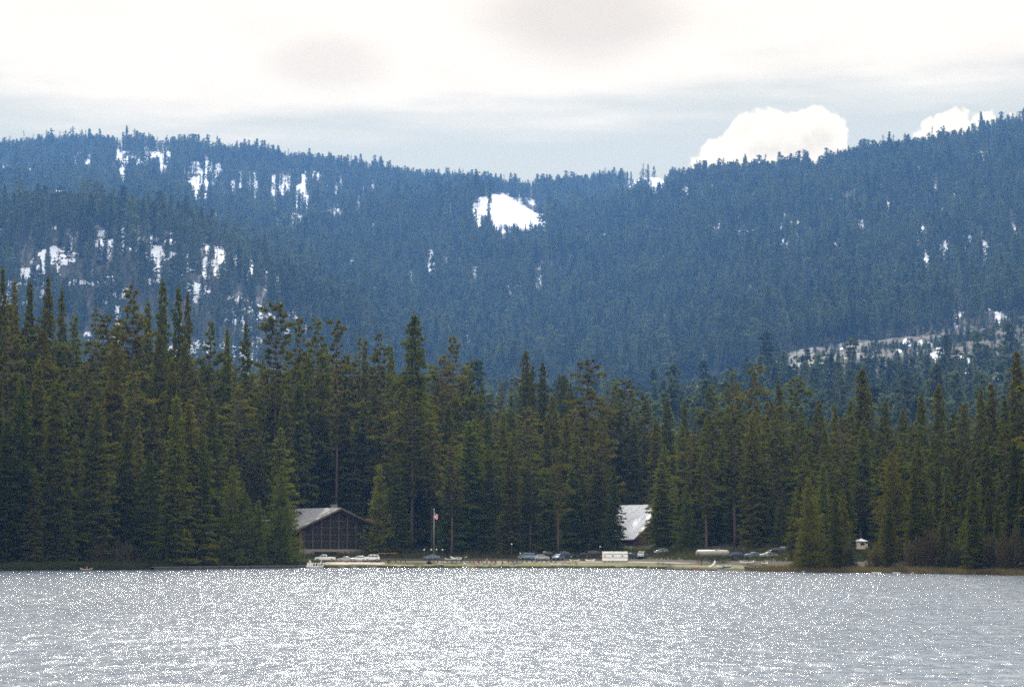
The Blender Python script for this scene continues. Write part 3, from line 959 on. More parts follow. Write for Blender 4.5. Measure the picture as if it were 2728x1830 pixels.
def tree(px, top, Yd, kind, wpx=None, tint=1.0, hue=(1, 1, 1), lab=None, proto=None, lean=0):
    x = colX(px, Yd)
    z = gz(x, Yd)
    # the column drifts a little with height: use the exact ray for the tip
    p = at(px, top, Yd)
    x = p.x
    h = p.z - z
    if h < 3: return
    i = trng.randrange(len(PROTO[kind])) if proto is None else proto
    H, cr, tr = PROTO[kind][i]
    sz = h / H
    nat = {'fir': .23, 'cedar': .19, 'pine': .24, 'sugar': .26, 'young': .40, 'snag': .17}[kind]
    sw = sz * trng.uniform(.85, 1.12) * (0.92 if h > 55 else 1.05)
    if wpx: sw = (wpx / FPX * Yd) / (nat * H)
    nm = SPECIES[kind][0]
    o = empty(nm, (x, Yd, z - .1), trng.uniform(0, 6.28))
    o.scale = (sw, sw, sz)
    c = link('crown', cr, o); t = link('trunk', tr, o)
    v = tint * trng.uniform(.78, 1.22)
    c.color = (v * hue[0], v * hue[1], v * hue[2], 1)
    TREES.append(dict(o=o, px=px, top=top, Y=Yd, kind=kind, h=h, w=sw * nat * H, lab=lab, c=c))
    return o


SKY = [  # (px, tip py, kind, crown width px, distance)
    (8, 702, 'fir', 60, 690), (40, 735, 'fir', 58, 720), (81, 742, 'cedar', 48, 735), (129, 726, 'fir', 66, 700), (166, 760, 'fir', 46, 745), (24, 800, 'pine', 70, 670),
    (200, 830, 'cedar', 50, 760), (256, 806, 'snag', 56, 800), (287, 824, 'pine', 72, 770), (312, 852, 'cedar', 62, 650), (350, 750, 'pine', 88, 740), (395, 800, 'cedar', 50, 760),
    (435, 737, 'cedar', 52, 720), (475, 757, 'cedar', 52, 730), (500, 776, 'fir', 46, 745), (562, 848, 'pine', 62, 760), (606, 866, 'cedar', 38, 770), (656, 857, 'cedar', 44, 750),
    (701, 945, 'snag', 44, 790), (737, 790, 'pine', 76, 730), (797, 838, 'pine', 60, 750), (843, 838, 'pine', 72, 770), (900, 846, 'sugar', 70, 740), (957, 886, 'snag', 50, 790), (973, 896, 'cedar', 34, 780),
    (1010, 876, 'pine', 58, 770), (1042, 918, 'fir', 50, 800), (1104, 828, 'fir', 104, 730), (1181, 940, 'sugar', 64, 770), (1209, 889, 'pine', 66, 790), (1254, 950, 'pine', 54, 800), (1285, 1020, 'fir', 44, 830),
    (1335, 1010, 'snag', 44, 850), (1362, 1045, 'fir', 44, 850), (1400, 926, 'cedar', 48, 840), (1419, 965, 'cedar', 34, 830), (1446, 958, 'cedar', 42, 840), (1500, 990, 'cedar', 44, 840), (1520, 1012, 'fir', 42, 850),
    (1566, 952, 'sugar', 74, 760), (1606, 1060, 'fir', 48, 830), (1637, 1018, 'pine', 46, 800), (1668, 1000, 'pine', 60, 790), (1716, 1048, 'pine', 62, 800), (1778, 1060, 'cedar', 48, 790), (1824, 1058, 'fir', 44, 780),
    (1897, 1024, 'pine', 66, 760), (1952, 985, 'pine', 54, 770), (2010, 973, 'sugar', 62, 760), (2075, 1003, 'fir', 52, 740), (2121, 998, 'pine', 64, 750), (2181, 1058, 'cedar', 48, 740), (2225, 1080, 'fir', 46, 730),
    (2266, 1062, 'fir', 52, 720), (2297, 974, 'fir', 78, 700), (2357, 1064, 'cedar', 54, 690), (2405, 1086, 'fir', 52, 690), (2454, 1044, 'cedar', 48, 680), (2500, 1020, 'fir', 62, 670), (2540, 1088, 'fir', 46, 660),
    (2568, 1068, 'cedar', 54, 650), (2612, 1030, 'fir', 60, 640), (2640, 1014, 'fir', 62, 645), (2676, 1050, 'fir', 54, 620), (2708, 930, 'fir', 78, 640), (2760, 960, 'fir', 70, 620), (-40, 720, 'fir', 70, 690)]
for px, py, k, wd, Yd in SKY:
    tree(px, py, Yd, k, wd * 1.42, lab='sky')
FRONT = [  # near the water, lower and brighter: (px, tip, kind, width, distance, tint)
    (822, 1060, 'fir', 66, 752, 1.0), (866, 1120, 'cedar', 60, 756, 1.1), (912, 1040, 'fir', 66, 760, .95), (960, 1100, 'cedar', 60, 752, 1.1), (890, 1210, 'cedar', 56, 749, 1.2), (1850, 1200, 'cedar', 56, 694, 1.1), (1925, 1160, 'fir', 60, 700, 1.0), (1990, 1215, 'cedar', 56, 692, 1.2), (2060, 1180, 'fir', 60, 690, 1.0),     (250, 1060, 'young', 84, 600, 1.15), (470, 1050, 'cedar', 80, 612, 1.3), (620, 1240, 'young', 90, 632, 1.3), (752, 1238, 'young', 98, 642, .95), (690, 1330, 'young', 60, 638, 1.3), (150, 1010, 'cedar', 90, 596, 1.0), (60, 1000, 'fir', 90, 594, .8), (20, 1120, 'cedar', 80, 588, .8),
    (340, 1130, 'fir', 84, 606, .9), (400, 1200, 'cedar', 70, 604, .9), (540, 1150, 'cedar', 74, 622, 1.0),
    (1012, 1240, 'young', 78, 700, 1.6), (1058, 1215, 'cedar', 52, 700, 1.3), (1250, 1120, 'cedar', 86, 706, 1.5), (1200, 1200, 'fir', 66, 700, 1.3), (1300, 1180, 'fir', 64, 704, 1.2), (1405, 1213, 'fir', 80, 704, 1.6), (1462, 1250, 'cedar', 56, 702, 1.2), (1525, 1232, 'fir', 72, 704, 1.5), (1592, 1225, 'cedar', 60, 700, 1.1),
    (1636, 1240, 'fir', 50, 690, .9), (1762, 1228, 'cedar', 76, 688, 1.2), (1830, 1290, 'young', 60, 672, 1.0), (1890, 1230, 'fir', 70, 690, .9), (1960, 1270, 'cedar', 60, 680, 1.0), (2030, 1240, 'fir', 66, 672, 1.1), (2080, 1330, 'young', 54, 650, 1.0), (2135, 1212, 'fir', 84, 650, 1.5), (2215, 1240, 'cedar', 62, 640, 1.2),
    (2395, 1376, 'young', 44, 582, 1.7), (2350, 1230, 'cedar', 66, 625, 1.1), (2455, 1290, 'fir', 70, 610, 1.1), (2520, 1240, 'cedar', 70, 600, 1.0), (2612, 1288, 'young', 100, 575, 1.5), (2690, 1200, 'cedar', 84, 585, 1.2), (2570, 1380, 'young', 60, 562, 1.3), (2735, 1290, 'young', 80, 560, 1.2)]
for px, py, k, wd, Yd, tn in FRONT:
    tree(px, py, Yd, k, wd * 1.08, tint=tn * .85, hue=(.92, 1.05, .85), lab='front')

ex = np.array([s[0] for s in SKY]); ey = np.array([s[1] for s in SKY], float)
o_ = np.argsort(ex); ex = ex[o_]; ey = ey[o_]


def envelope(px):
    """lower hull of the skyline so filler tips stay under the named trees"""
    k = (np.abs(ex - px) < 75)
    v = ey[k] if k.any() else [np.interp(px, ex, ey)]
    return float(np.mean(v)) * .5 + float(np.max(v)) * .5


def blocked(px, Yd):
    """views kept free: lodge, parking, lawn, steep white roof, tank, hut"""
    if 775 < px < 1012 and Yd < 730: return True
    if 1000 < px < 1850 and Yd < 688: return True
    if 1640 < px < 1736 and Yd < 775: return True
    if 1850 <= px < 2110 and Yd < 640: return True
    if 2262 < px < 2330 and Yd < 630: return True
    if (580 < px < 616 or 698 < px < 726) and Yd < 742: return True
    return False


target = 292
rows = [(14, .62), (34, .45), (62, .33), (100, .22), (145, .12)]
cand = []
for d, f in rows:
    px = -60 + trng.uniform(0, 30)
    while px < 2790:
        u = (px - 1364) / FPX
        Yd = float(shoreY(u)) + d + trng.uniform(-9, 14)
        E = envelope(px)
        top = E + 26 + (1443 - E) * f * trng.uniform(.45, 1.25)
        if not blocked(px, Yd):
            if d <= 34: k = trng.choice(['fir', 'cedar', 'cedar', 'fir', 'young' if top > 1180 else 'fir'])
            else: k = trng.choice(['fir', 'cedar', 'pine', 'cedar', 'pine', 'sugar'])
            if 1040 < px < 1640 and d <= 62: k = trng.choice(['pine', 'cedar', 'pine', 'sugar'])
            cand.append((px, top, Yd, k))
        px += trng.uniform(46, 74) if d > 20 else trng.uniform(54, 90)
need = target - len(TREES)
trng.shuffle(cand)
cand = sorted(cand, key=lambda c: c[2])
print('filler candidates', len(cand), 'used', need)
for c in cand[:need]:
    edge = min(1, min(abs(c[0]), abs(2728 - c[0])) / 600)
    tree(c[0], c[1], c[2], c[3], tint=.85 + .35 * edge * trng.random())


def stand_behind():
    """the closed wood behind the front trees, one mass"""
    rng = np.random.default_rng(33)
    meshes = []
    for k, n in (('fir', 2), ('cedar', 2), ('pine', 2)):
        for i in range(n):
            H, cr, tr = PROTO[k][i]
            bm = bmesh.new(); bm.from_mesh(cr); n0 = len(bm.faces); bm.from_mesh(tr); bm.faces.ensure_lookup_table()
            for f in bm.faces[n0:]: f.material_index = 1
            me = bpy.data.meshes.new('stand_tree'); bm.to_mesh(me); bm.free()
            me.materials.append(M_LEAF2); me.materials.append(M_BARK)
            meshes.append(me)
    P = []; S = []
    for c in cand[need:]:
        P.append((c[0], c[1] + 10, c[2]))
    for Yd in range(800, 1260, 22):
        for px in np.arange(-420, 3180, 46) + rng.uniform(-20, 20):
            E = envelope(px)
            f = (Yd - 800) / 450
            top = E + 55 + rng.uniform(0, 130) + 50 * (1 - f)
            P.append((px + rng.uniform(-20, 20), top, Yd + rng.uniform(-10, 10)))
    # short understorey that closes the view between trunks
    for px in np.arange(-420, 3180, 24):
        u = (px - 1364) / FPX
        Yd = float(shoreY(u)) + rng.uniform(95, 150)
        P.append((px, rng.uniform(1190, 1330), Yd))
    # the wood goes on beyond both edges of the view
    for a, b in ((-430, -75), (2800, 3180)):
        for d in (12, 24, 40, 62, 90, 125):
            for px in np.arange(a, b, 44):
                Yd = float(shoreY((px - 1364) / FPX)) + d + rng.uniform(-6, 6)
                P.append((px + rng.uniform(-18, 18), rng.uniform(780, 1130), Yd))
    pts = []; scl = []
    for px, top, Yd in P:
        if blocked(px, Yd): continue
        p = at(px, top, Yd); z = gz(p.x, Yd)
        h = p.z - z
        if h < 8: continue
        h = min(h, 62)
        k = h / 50
        wv = max(k, .5) * rng.uniform(.9, 1.25)
        pts.append((p.x, Yd, z - .2)); scl.append((wv, wv, k))
    print('stand behind', len(pts))
    scatter('forest', pts, rng.uniform(0, 6.28, len(pts)), scl, rng.integers(0, 6, len(pts)), meshes, 'closed dark conifer wood standing behind the front trees of the shore')


M_LEAF2 = leaf_mat('forest_needles', (0.076, 0.068, 0.010), tint=False, spread=(.6, 1.4))
stand_behind()


# ------------------------------------------------------------------ tree labels
ZONES = [(-400, 230, 'at the far left shore'), (230, 545, 'left of the long dock'), (545, 790, 'left of the timber lodge'), (790, 1015, 'behind the timber lodge'),
         (1015, 1170, 'between timber lodge and flagpole'), (1170, 1420, 'just right of the flagpole'), (1420, 1640, 'left of the steep white roof'), (1640, 1790, 'around the steep white roof'),
         (1790, 1960, 'behind the long grey tank'), (1960, 2260, 'between tank and small hut'), (2260, 2460, 'around the small beige hut'), (2460, 3400, 'right of the small beige hut')]
ORD = ['first', 'second', 'third', 'fourth', 'fifth', 'sixth', 'seventh', 'eighth', 'ninth', 'tenth', 'eleventh', 'twelfth', 'thirteenth', 'fourteenth', 'fifteenth', 'sixteenth', 'seventeenth', 'eighteenth', 'nineteenth', 'twentieth']
LOOK = {'fir': 'cone shaped fir', 'cedar': 'narrow cedar spire', 'pine': 'open crowned pine', 'sugar': 'ragged tiered pine', 'young': 'bushy young pine', 'snag': 'thin sparse conifer'}
WHERE = {'sky': ('rising above the wood', 'trees rising above the lakeside wood'), 'front': ('fronting the wood', 'trees at the front of the lakeside wood'), None: ('inside the wood', 'crowded trees inside the lakeside wood')}
for a, b, zn in ZONES:
    for kind in ('sky', 'front', None):
        byk = {}
        for t in sorted([t for t in TREES if a <= t['px'] < b and t['lab'] == kind], key=lambda t: t['px']):
            byk.setdefault(t['kind'], []).append(t)
        for k, L in byk.items():
            for i, t in enumerate(L):
                lab = LOOK[k] if len(L) == 1 else '%s %s from left' % (ORD[min(i, 19)], LOOK[k])
                tag(t['o'], '%s %s %s' % (lab, WHERE[kind][0], zn), 'conifer' if k == 'snag' else SPECIES[k][1].split()[-1] + ' tree', WHERE[kind][1])
print('trees', len(TREES))


# ------------------------------------------------------------------ haze
def build_haze():
    m = bpy.data.materials.new('haze_air'); m.use_nodes = True
    n = m.node_tree.nodes; n.clear()
    v = n.new('ShaderNodeVolumePrincipled')
    v.inputs['Color'].default_value = (0.19, 0.46, 1.0, 1)
    v.inputs['Density'].default_value = 3.9e-5
    v.inputs['Anisotropy'].default_value = 0.2
    o = n.new('ShaderNodeOutputMaterial')
    m.node_tree.links.new(v.outputs[0], o.inputs['Volume'])
    b = MB().box((0, 4100, 698.5), (17000, 8500, 1403))
    h = b.build('haze', m)
    tag(h, 'thin blue haze in the air between lake and mountain', kind='stuff')
    h.visible_shadow = True


build_haze()
#---OBJECTS---
# ------------------------------------------------------------------ shore surfaces
def shore_patch(name, px0, px1, d0, d1, m, label, off, wob=1.5, nx=120, nd=8, seed=1, kind='structure', edge=None):
    """a sheet laid on the ground between two photo columns and two distances behind the water's edge"""
    v = []
    for i in range(nx):
        px = px0 + (px1 - px0) * i / (nx - 1)
        u = (px - 1364) / FPX / (CP + SP * 0.085)
        q = min(i, nx - 1 - i) / (nx * .06)
        for j in range(nd):
            a = d0(px) if callable(d0) else d0
            b = d1(px) if callable(d1) else d1
            n0 = (float(fbm(np.array([px / 14.0]), np.array([seed * 3.1]), 3, seed)[0]) - .5) * wob
            n1 = (float(fbm(np.array([px / 11.0]), np.array([seed * 7.7]), 3, seed + 9)[0]) - .5) * wob
            mid = (a + b) / 2
            k = min(1, q)
            aa = mid + (a + n0 - mid) * k; bb = mid + (b + n1 - mid) * k
            Yd = float(shoreY(u)) + aa + (bb - aa) * j / (nd - 1)
            x = u * Yd
            v.append((x, Yd, gz(x, Yd) + off))
    f = grid_faces(nx, nd)
    me = np_mesh(name, v, f, [m], smooth=True)
    return tag(link(name, me), label, kind=kind)


M_LAWN = mat('lawn_grass', (0.095, 0.092, 0.030), 0.9, var=.5, scale=.35, spec=.1)
M_SAND = mat('sand', (0.30, 0.26, 0.20), 0.95, var=.15, scale=.8, spec=.1)
M_ROAD = mat('pale_road', (0.28, 0.255, 0.22), 0.9, var=.12, scale=.5, spec=.1)
M_DIRT = mat('packed_dirt', (0.050, 0.043, 0.034), 0.95, var=.25, scale=.4, spec=.1)
M_WHITE = mat('white_paint', (0.78, 0.78, 0.77), 0.35, var=.05, spec=.5)
M_SILVER = mat('silver_paint', (0.45, 0.47, 0.49), 0.3, metal=.3, var=.05)
M_BLUEG = mat('blue_grey_paint', (0.16, 0.22, 0.30), 0.3, metal=.3, var=.05)
M_NAVY = mat('navy_paint', (0.02, 0.045, 0.10), 0.25, var=.05)
M_BLACK = mat('black_paint', (0.02, 0.02, 0.022), 0.3, var=.05)
M_RED = mat('red_paint', (0.45, 0.06, 0.03), 0.4, var=.05)
M_GLASS = mat('dark_glass', (0.025, 0.022, 0.018), 0.12, var=.02, spec=.35)
M_TYRE = mat('tyre_rubber', (0.02, 0.02, 0.02), 0.9, var=.1)
M_RIM = mat('rim_metal', (0.45, 0.45, 0.46), 0.35, metal=.8, var=.05)
M_LAMP = mat('lamp_lens', (0.7, 0.68, 0.6), 0.2, var=.02)
M_TAIL = mat('tail_lens', (0.35, 0.02, 0.01), 0.3, var=.02)
M_TIMBER = mat('brown_timber', (0.10, 0.062, 0.036), 0.85, var=.3, scale=1.5, bump=.3)
M_POST = mat('pale_timber', (0.085, 0.06, 0.036), 0.8, var=.2, scale=1.5)
M_WALLB = mat('red_brown_boards', (0.19, 0.085, 0.05), 0.85, var=.25, scale=2)
M_ROOFG = mat('grey_shingles', (0.19, 0.19, 0.19), 0.8, var=.2, scale=1.3, bump=.3)
M_PALEROOF = mat('pale_roof_reflect', (0.56, 0.57, 0.58), 0.6, var=.38, scale=.33, bump=.2)  # tree reflections and shading painted as tone patches into the pale roof colour
M_STONE = mat('grey_stone', (0.20, 0.18, 0.15), 0.9, var=.35, scale=1.6, bump=.4)
M_CREAM = mat('cream_boards', (0.58, 0.50, 0.36), 0.8, var=.12, scale=2)
M_GREYW = mat('weathered_wood', (0.16, 0.145, 0.125), 0.9, var=.3, scale=2)
M_DARKW = mat('wet_dark_wood', (0.035, 0.032, 0.030), 0.8, var=.3, scale=2)
M_STEEL = mat('galvanised_steel', (0.30, 0.31, 0.32), 0.45, metal=.5, var=.1)
M_TANK = mat('tank_beige', (0.22, 0.21, 0.175), 0.45, var=.1, scale=.8)
M_GLOBE = mat('globe_glass', (0.85, 0.80, 0.62), 0.3, var=.02)
M_REED = leaf_mat('dry_reeds', (0.095, 0.080, 0.056), tint=False, trans=.3, hue=0)
M_BANK = leaf_mat('bank_grass', (0.050, 0.055, 0.022), tint=False, trans=.3, hue=.2)
M_TEAL = mat('teal_plastic', (0.05, 0.25, 0.24), 0.4, var=.05)
M_ORANGE = mat('orange_plastic', (0.6, 0.17, 0.05), 0.45, var=.05)
M_PALEG = mat('pale_green_hull', (0.45, 0.55, 0.48), 0.4, var=.05)
M_TANK2 = mat('dark_metal', (0.07, 0.07, 0.07), 0.5, var=.1)

shore_patch('lawn', 985, 1786, 1.6, 24, M_LAWN, 'green and yellowish lawn sloping down to the lake', .05, seed=2, nx=260)
shore_patch('road', 1010, 1860, 24.6, 28.6, M_ROAD, 'pale road running behind the lawn', .06, wob=.8, seed=3, nx=200)
shore_patch('sand_bank', 858, 1030, 11, 23, M_SAND, 'pale strip of sand in front of the parked cars', .08, wob=7, seed=4)
shore_patch('sand_beach', 1048, 1105, 5.0, 9.5, M_SAND, 'small pale patch of sand on the lawn', .09, wob=2, seed=5, nx=40)
shore_patch('path', 1470, 1660, 10.5, 11.8, M_SAND, 'thin pale path across the lawn', .10, wob=.8, seed=6, nx=80)
shore_patch('parking_lot', 830, 1850, 28.6, 46, M_DIRT, 'dull earth parking ground behind the road', .04, seed=7, nx=160)
shore_patch('verge', 1786, 2110, 6, 20, M_LAWN, 'narrow green verge among the pulled up boats', .05, wob=6, seed=8, nx=120)
for i_, (a_, b_) in enumerate([(1150, 1215), (1290, 1345)]):
    pass


def blades(name, px0, px1, d0, d1, n, h0, h1, m, label, seed=1, wd=.05, lean=.35, dens=None, clump=0.0):
    rng = np.random.default_rng(seed)
    px = rng.uniform(px0, px1, n)
    u = (px - 1364) / FPX / (CP + SP * 0.085)
    Yd = shoreY(u) + rng.uniform(d0, d1, n)
    x = u * Yd
    if clump:
        k = fbm(x / 2.2, Yd / 2.2, 3, seed) > clump
        x = x[k]; Yd = Yd[k]; n = len(x)
    z = ground_z(x, Yd)
    hmod = .6 + .8 * fbm(x / 4, Yd / 4, 3, seed + 5)
    h = rng.uniform(h0, h1, n) * hmod
    a = rng.uniform(0, 6.28, n)
    dx, dy = np.cos(a) * wd, np.sin(a) * wd
    lx, ly = rng.normal(0, lean, n) * h, rng.normal(0, lean, n) * h
    v = np.stack([np.stack([x - dx, Yd - dy, z - .1], 1), np.stack([x + dx, Yd + dy, z - .1], 1), np.stack([x + lx, Yd + ly, z + h], 1)], 1).reshape(-1, 3)
    me = np_mesh(name, v, np.arange(3 * n).reshape(-1, 3), [m])
    return tag(link(name, me), label, kind='stuff')


blades('reeds', 1985, 3180, -.5, 13, 34000, .35, 1.05, M_REED, 'dry tan reeds along the right hand shore', 3, wd=.06)
blades('shore_grass', 850, 1790, .2, 2.4, 16000, .15, .42, M_BANK, 'dark rough grass on the low bank at the lake edge', 4, wd=.04, clump=.42)
blades('undergrowth', -430, 850, .2, 9, 30000, .4, 2.0, M_BANK, 'dark undergrowth along the wooded left shore', 5, wd=.12)
blades('brushwood', -430, 3180, 40, 80, 46000, .4, 1.9, M_BANK, 'low brush on the forest floor behind the parking ground', 6, wd=.14, clump=.42)
blades('lawn_grass', 985, 1786, 1.8, 24, 22000, .05, .16, M_LAWN, 'short grass blades of the lakeside lawn', 7, wd=.05)


# ------------------------------------------------------------------ bushes
def bush_mesh(seed):
    rng = np.random.default_rng(seed)
    n = 2600
    a = rng.uniform(0, 6.28, n); el = np.arccos(rng.uniform(-.1, 1, n))
    r = rng.uniform(.35, 1, n) ** .6
    lob = 1 + .25 * np.sin(a * 3 + seed) + .2 * np.sin(el * 5 + a)
    c = np.stack([np.cos(a) * np.sin(el) * r * lob, np.sin(a) * np.sin(el) * r * lob, np.cos(el) * r * lob * .95], 1)
    c[:, 2] = np.abs(c[:, 2])
    d = c * [1, 1, 1] + [0, 0, .9] + rng.normal(0, .35, (n, 3))
    v, f = tris_from(c, d, rng.uniform(.08, .26, n), rng, w_=.12)
    me = np_mesh('twigs', v, f, [M_TWIG])
    tb = MB()
    for i in range(9):
        b = i * .7
        tb.tube([(0, 0, -.05), (math.cos(b) * .25, math.sin(b) * .25, .4), (math.cos(b) * .55, math.sin(b) * .55, .85)], [.03, .02, .008], 4, cap=False)
    st = bpy.data.meshes.new('stems'); st.from_pydata(tb.v, [], tb.f); st.materials.append(M_BARK)
    return me, st


BUSH = [bush_mesh(i) for i in range(3)]
BUSHES = [(262, 66, 8, 5.0, 'brown bare shrub furthest left below the fir trunks'), (318, 72, 10, 5.6, 'wide brown bare shrub on the left shore, second from left'), (372, 58, 8, 4.4, 'brown bare shrub on the left shore, third from left'),
          (490, 50, 7, 3.4, 'low brown shrub at the left end of the long dock'), (560, 46, 8, 3.2, 'low brown shrub behind the long dock, left one'), (770, 44, 12, 3.0, 'low olive shrub behind the long dock, near the lodge'),
          (2140, 62, 14, 4.4, 'brown bare shrub left end of the group beside the small hut'), (2195, 80, 16, 5.6, 'tallest brown bare shrub left of the small hut'), (2252, 66, 15, 4.4, 'brown bare shrub close to the left of the small hut'),
          (2345, 50, 20, 3.4, 'small brown shrub just right of the small hut'), (2440, 70, 18, 4.6, 'brown shrub behind the reeds, leftmost on the right shore'), (2492, 84, 20, 6.4, 'big reddish brown shrub behind the reeds, between two small pines'),
          (2552, 70, 17, 4.8, 'brown shrub behind the reeds, left of the bushy pine'), (2640, 80, 16, 5.6, 'brown shrub behind the reeds, right of the bushy pine'), (2700, 90, 15, 6.4, 'large brown shrub behind the reeds at the far right'), (2760, 80, 15, 6.0, 'brown shrub partly cut by the right picture edge')]
for i, (px, wp, d, h, lab) in enumerate(BUSHES):
    u = (px - 1364) / FPX
    Yd = float(shoreY(u)) + d
    x = colX(px, Yd)
    o = empty('bare_shrub', (x, Yd, gz(x, Yd)), i * 1.7, lab, 'shrub', 'bare brown shrubs along the shore')
    wd = wp / FPX * Yd / 2
    o.scale = (wd * (1.25 if px > 2100 else 1), wd, h * (1.3 if px > 2100 else 1.1))
    t_ = link('twigs', BUSH[i % 3][0], o); link('stems', BUSH[i % 3][1], o)
    v_ = trng.uniform(.8, 1.2); t_.color = (v_ * .80, v_ * .85, v_ * .75, 1)


# ------------------------------------------------------------------ lodge
def gable_house(name, px, Yd, zb, W, L, eave, peak, rot, mats, label, cat, over=1.2, roof_t=.3, front=None):
    """gable front centred at column px; local x along the gable, +y back along the ridge"""
    x = colX(px, Yd)
    root = empty(name, (x, Yd, zb), rot, label, cat)
    hw = W / 2
    wall_m, roof_m = mats
    m = MB()
    m.prism([(-hw, -2.5), (hw, -2.5), (hw, eave), (0, peak - .05), (-hw, eave)], 0, L)
    m.build('wall', wall_m, root)
    s = (peak - eave) / hw
    for sg in (-1, 1):
        r = MB()
        xo = hw + over
        zo = peak - s * xo
        pr = [(0, peak + .05), (sg * xo, zo + .05), (sg * xo, zo + roof_t + .05), (0, peak + roof_t + .05)]
        r.prism(pr, -over, L + over)
        ro = r.build('roof', roof_m, root)
        b = MB()
        b.bar((0, -over - .12, peak + .05), (sg * xo, -over - .12, zo + .05), .2, .55)
        b.build('bargeboard', M_POST if name == 'timber_lodge' else wall_m, root)
    return root


def lodge():
    Yd = 700
    px = 901
    zb = CAMZ - (1474 - 1443) / FPX * Yd
    W = 26.0; L = 46.0; eave = 7.6; peak = 13.2; hw = W / 2
    root = gable_house('timber_lodge', px, Yd, zb, W, L, eave, peak, R(33), (M_TIMBER, M_ROOFG), 'big brown timber lodge with tall glazed gable behind the parked cars', 'lodge', over=1.8)
    # stone base, glass front, posts and beams
    MB().box((0, -.35, .0), (W + .6, .8, 2.6)).build('stone_base', M_STONE, root)
    n = 8
    xs = [-hw + 1.4 + i * (W - 2.8) / n for i in range(n + 1)]
    top = lambda x_: peak - (peak - eave) / hw * abs(x_) - .7
    for i in range(n):
        a, b = xs[i] + .16, xs[i + 1] - .16
        g = MB()
        g.add([(a, -.06, 1.35), (b, -.06, 1.35), (b, -.06, top(b)), (a, -.06, top(a)), (a, .02, 1.35), (b, .02, 1.35), (b, .02, top(b)), (a, .02, top(a))],
              [(0, 1, 2, 3), (7, 6, 5, 4), (0, 4, 5, 1), (3, 2, 6, 7), (0, 3, 7, 4), (1, 5, 6, 2)])
        wdo = g.build('window', M_GLASS, root)
        f = MB()
        for zz in (3.6, 5.5, 7.6, 9.6):
            if zz < min(top(a), top(b)) - .2: f.bar((a, -.14, zz), (b, -.14, zz), .14, .16)
        if i % 2 == 0: f.bar(((a + b) / 2, -.14, 1.4), ((a + b) / 2, -.14, 3.6), .12, .12)
        f.build('muntin', M_POST, wdo)
    for x_ in xs:
        MB().bar((x_, -.2, 1.3), (x_, -.2, top(x_) + .25), .28, .28).build('post', M_POST, root)
    MB().box((-4.6, -2.2, .55), (7.5, 3.2, .25)).build('porch_floor', M_POST, root)
    MB().box((10.5, 22, 12.6), (1.6, 1.6, 4.6)).build('chimney', M_STONE, root)
    MB().box((-hw - .05, 12, 3.4), (.14, 2.0, 1.6)).build('window', M_GLASS, root)
    MB().box((-hw - .05, 20, 3.4), (.14, 2.0, 1.6)).build('window', M_GLASS, root)
    dr = MB().box((9.6, -.3, 2.4), (1.2, .12, 2.2)).build('door', M_WALLB, root)
    MB().box((9.2, -.4, 2.4), (.08, .08, .2)).build('handle', M_STEEL, dr)


lodge()


def small_house(name, px, Yd, pyb, W, L, eave, peak, rot, wm, rm, label, cat='cabin', win=2, over=.8):
    zb = CAMZ - (pyb - 1443) / FPX * Yd
    root = gable_house(name, px, Yd, zb, W, L, eave, peak, R(rot), (wm, rm), label, cat, over=over)
    for i in range(win):
        xx = -W / 2 + W * (i + 1) / (win + 1)
        wn = MB().box((xx, -.04, eave * .55), (1.5, .12, 1.4)).build('window', M_GLASS, root)
        f = MB()
        for q in (-1, 1):
            f.box((xx + q * .78, -.09, eave * .55), (.12, .12, 1.64)); f.box((xx, -.09, eave * .55 + q * .76), (1.44, .12, .12))
        f.build('frame', M_POST, wn)
    d_ = MB().box((0 if win != 1 else W * .3, -.05, 1.05), (1.0, .14, 2.1)).build('door', M_DARKW, root)
    MB().box((.38 if win != 1 else W * .3 + .38, -.16, 1.05), (.07, .08, .16)).build('handle', M_STEEL, d_)
    return root


# a second roof among the firs left of the lodge, the steep white roofed hall, smaller cabins
small_house('side_building', 640, 742, 1466, 17, 26, 6.8, 12.2, 34, M_TIMBER, M_ROOFG, 'grey roofed building glimpsed through the firs left of the lodge', 'building')
small_house('steep_roof_hall', 1783, 742, 1466, 25, 30, 4.2, 14.2, 28, M_WALLB, M_PALEROOF, 'red brown hall with steep snow white roof among the firs', 'hall', win=3, over=1.2)
small_house('brown_cabin', 1050, 735, 1464, 9, 12, 6.2, 9.4, 62, M_WALLB, M_WALLB, 'small red brown cabin between lodge and flagpole', 'cabin')
small_house('cream_cabin', 1350, 752, 1466, 10, 9, 2.9, 4.6, 8, M_CREAM, M_ROOFG, 'low cream cabin seen between trunks right of the flagpole', 'cabin', win=3)
small_house('cream_cabin', 1572, 748, 1466, 10, 8, 2.9, 4.4, -6, M_CREAM, M_ROOFG, 'low cream cabin seen between trunks left of the white trailer', 'cabin', win=3)
small_house('white_roof_cabin', 1795, 776, 1450, 6, 9, 8.0, 10.0, 70, M_TIMBER, M_PALEROOF, 'small cabin with white roof edge right of the steep white roof', 'cabin', win=1)
small_house('white_roof_cabin', 1960, 765, 1440, 6, 7, 6.0, 7.6, 40, M_TIMBER, M_PALEROOF, 'small cabin with pale roof between trunks above the blue car', 'cabin', win=1)
small_house('white_cabin', 388, 640, 1424, 10, 7, 2.4, 3.6, 10, M_CREAM, M_PALEROOF, 'small pale cabin glimpsed through trunks above the left shrubs', 'cabin', win=2)


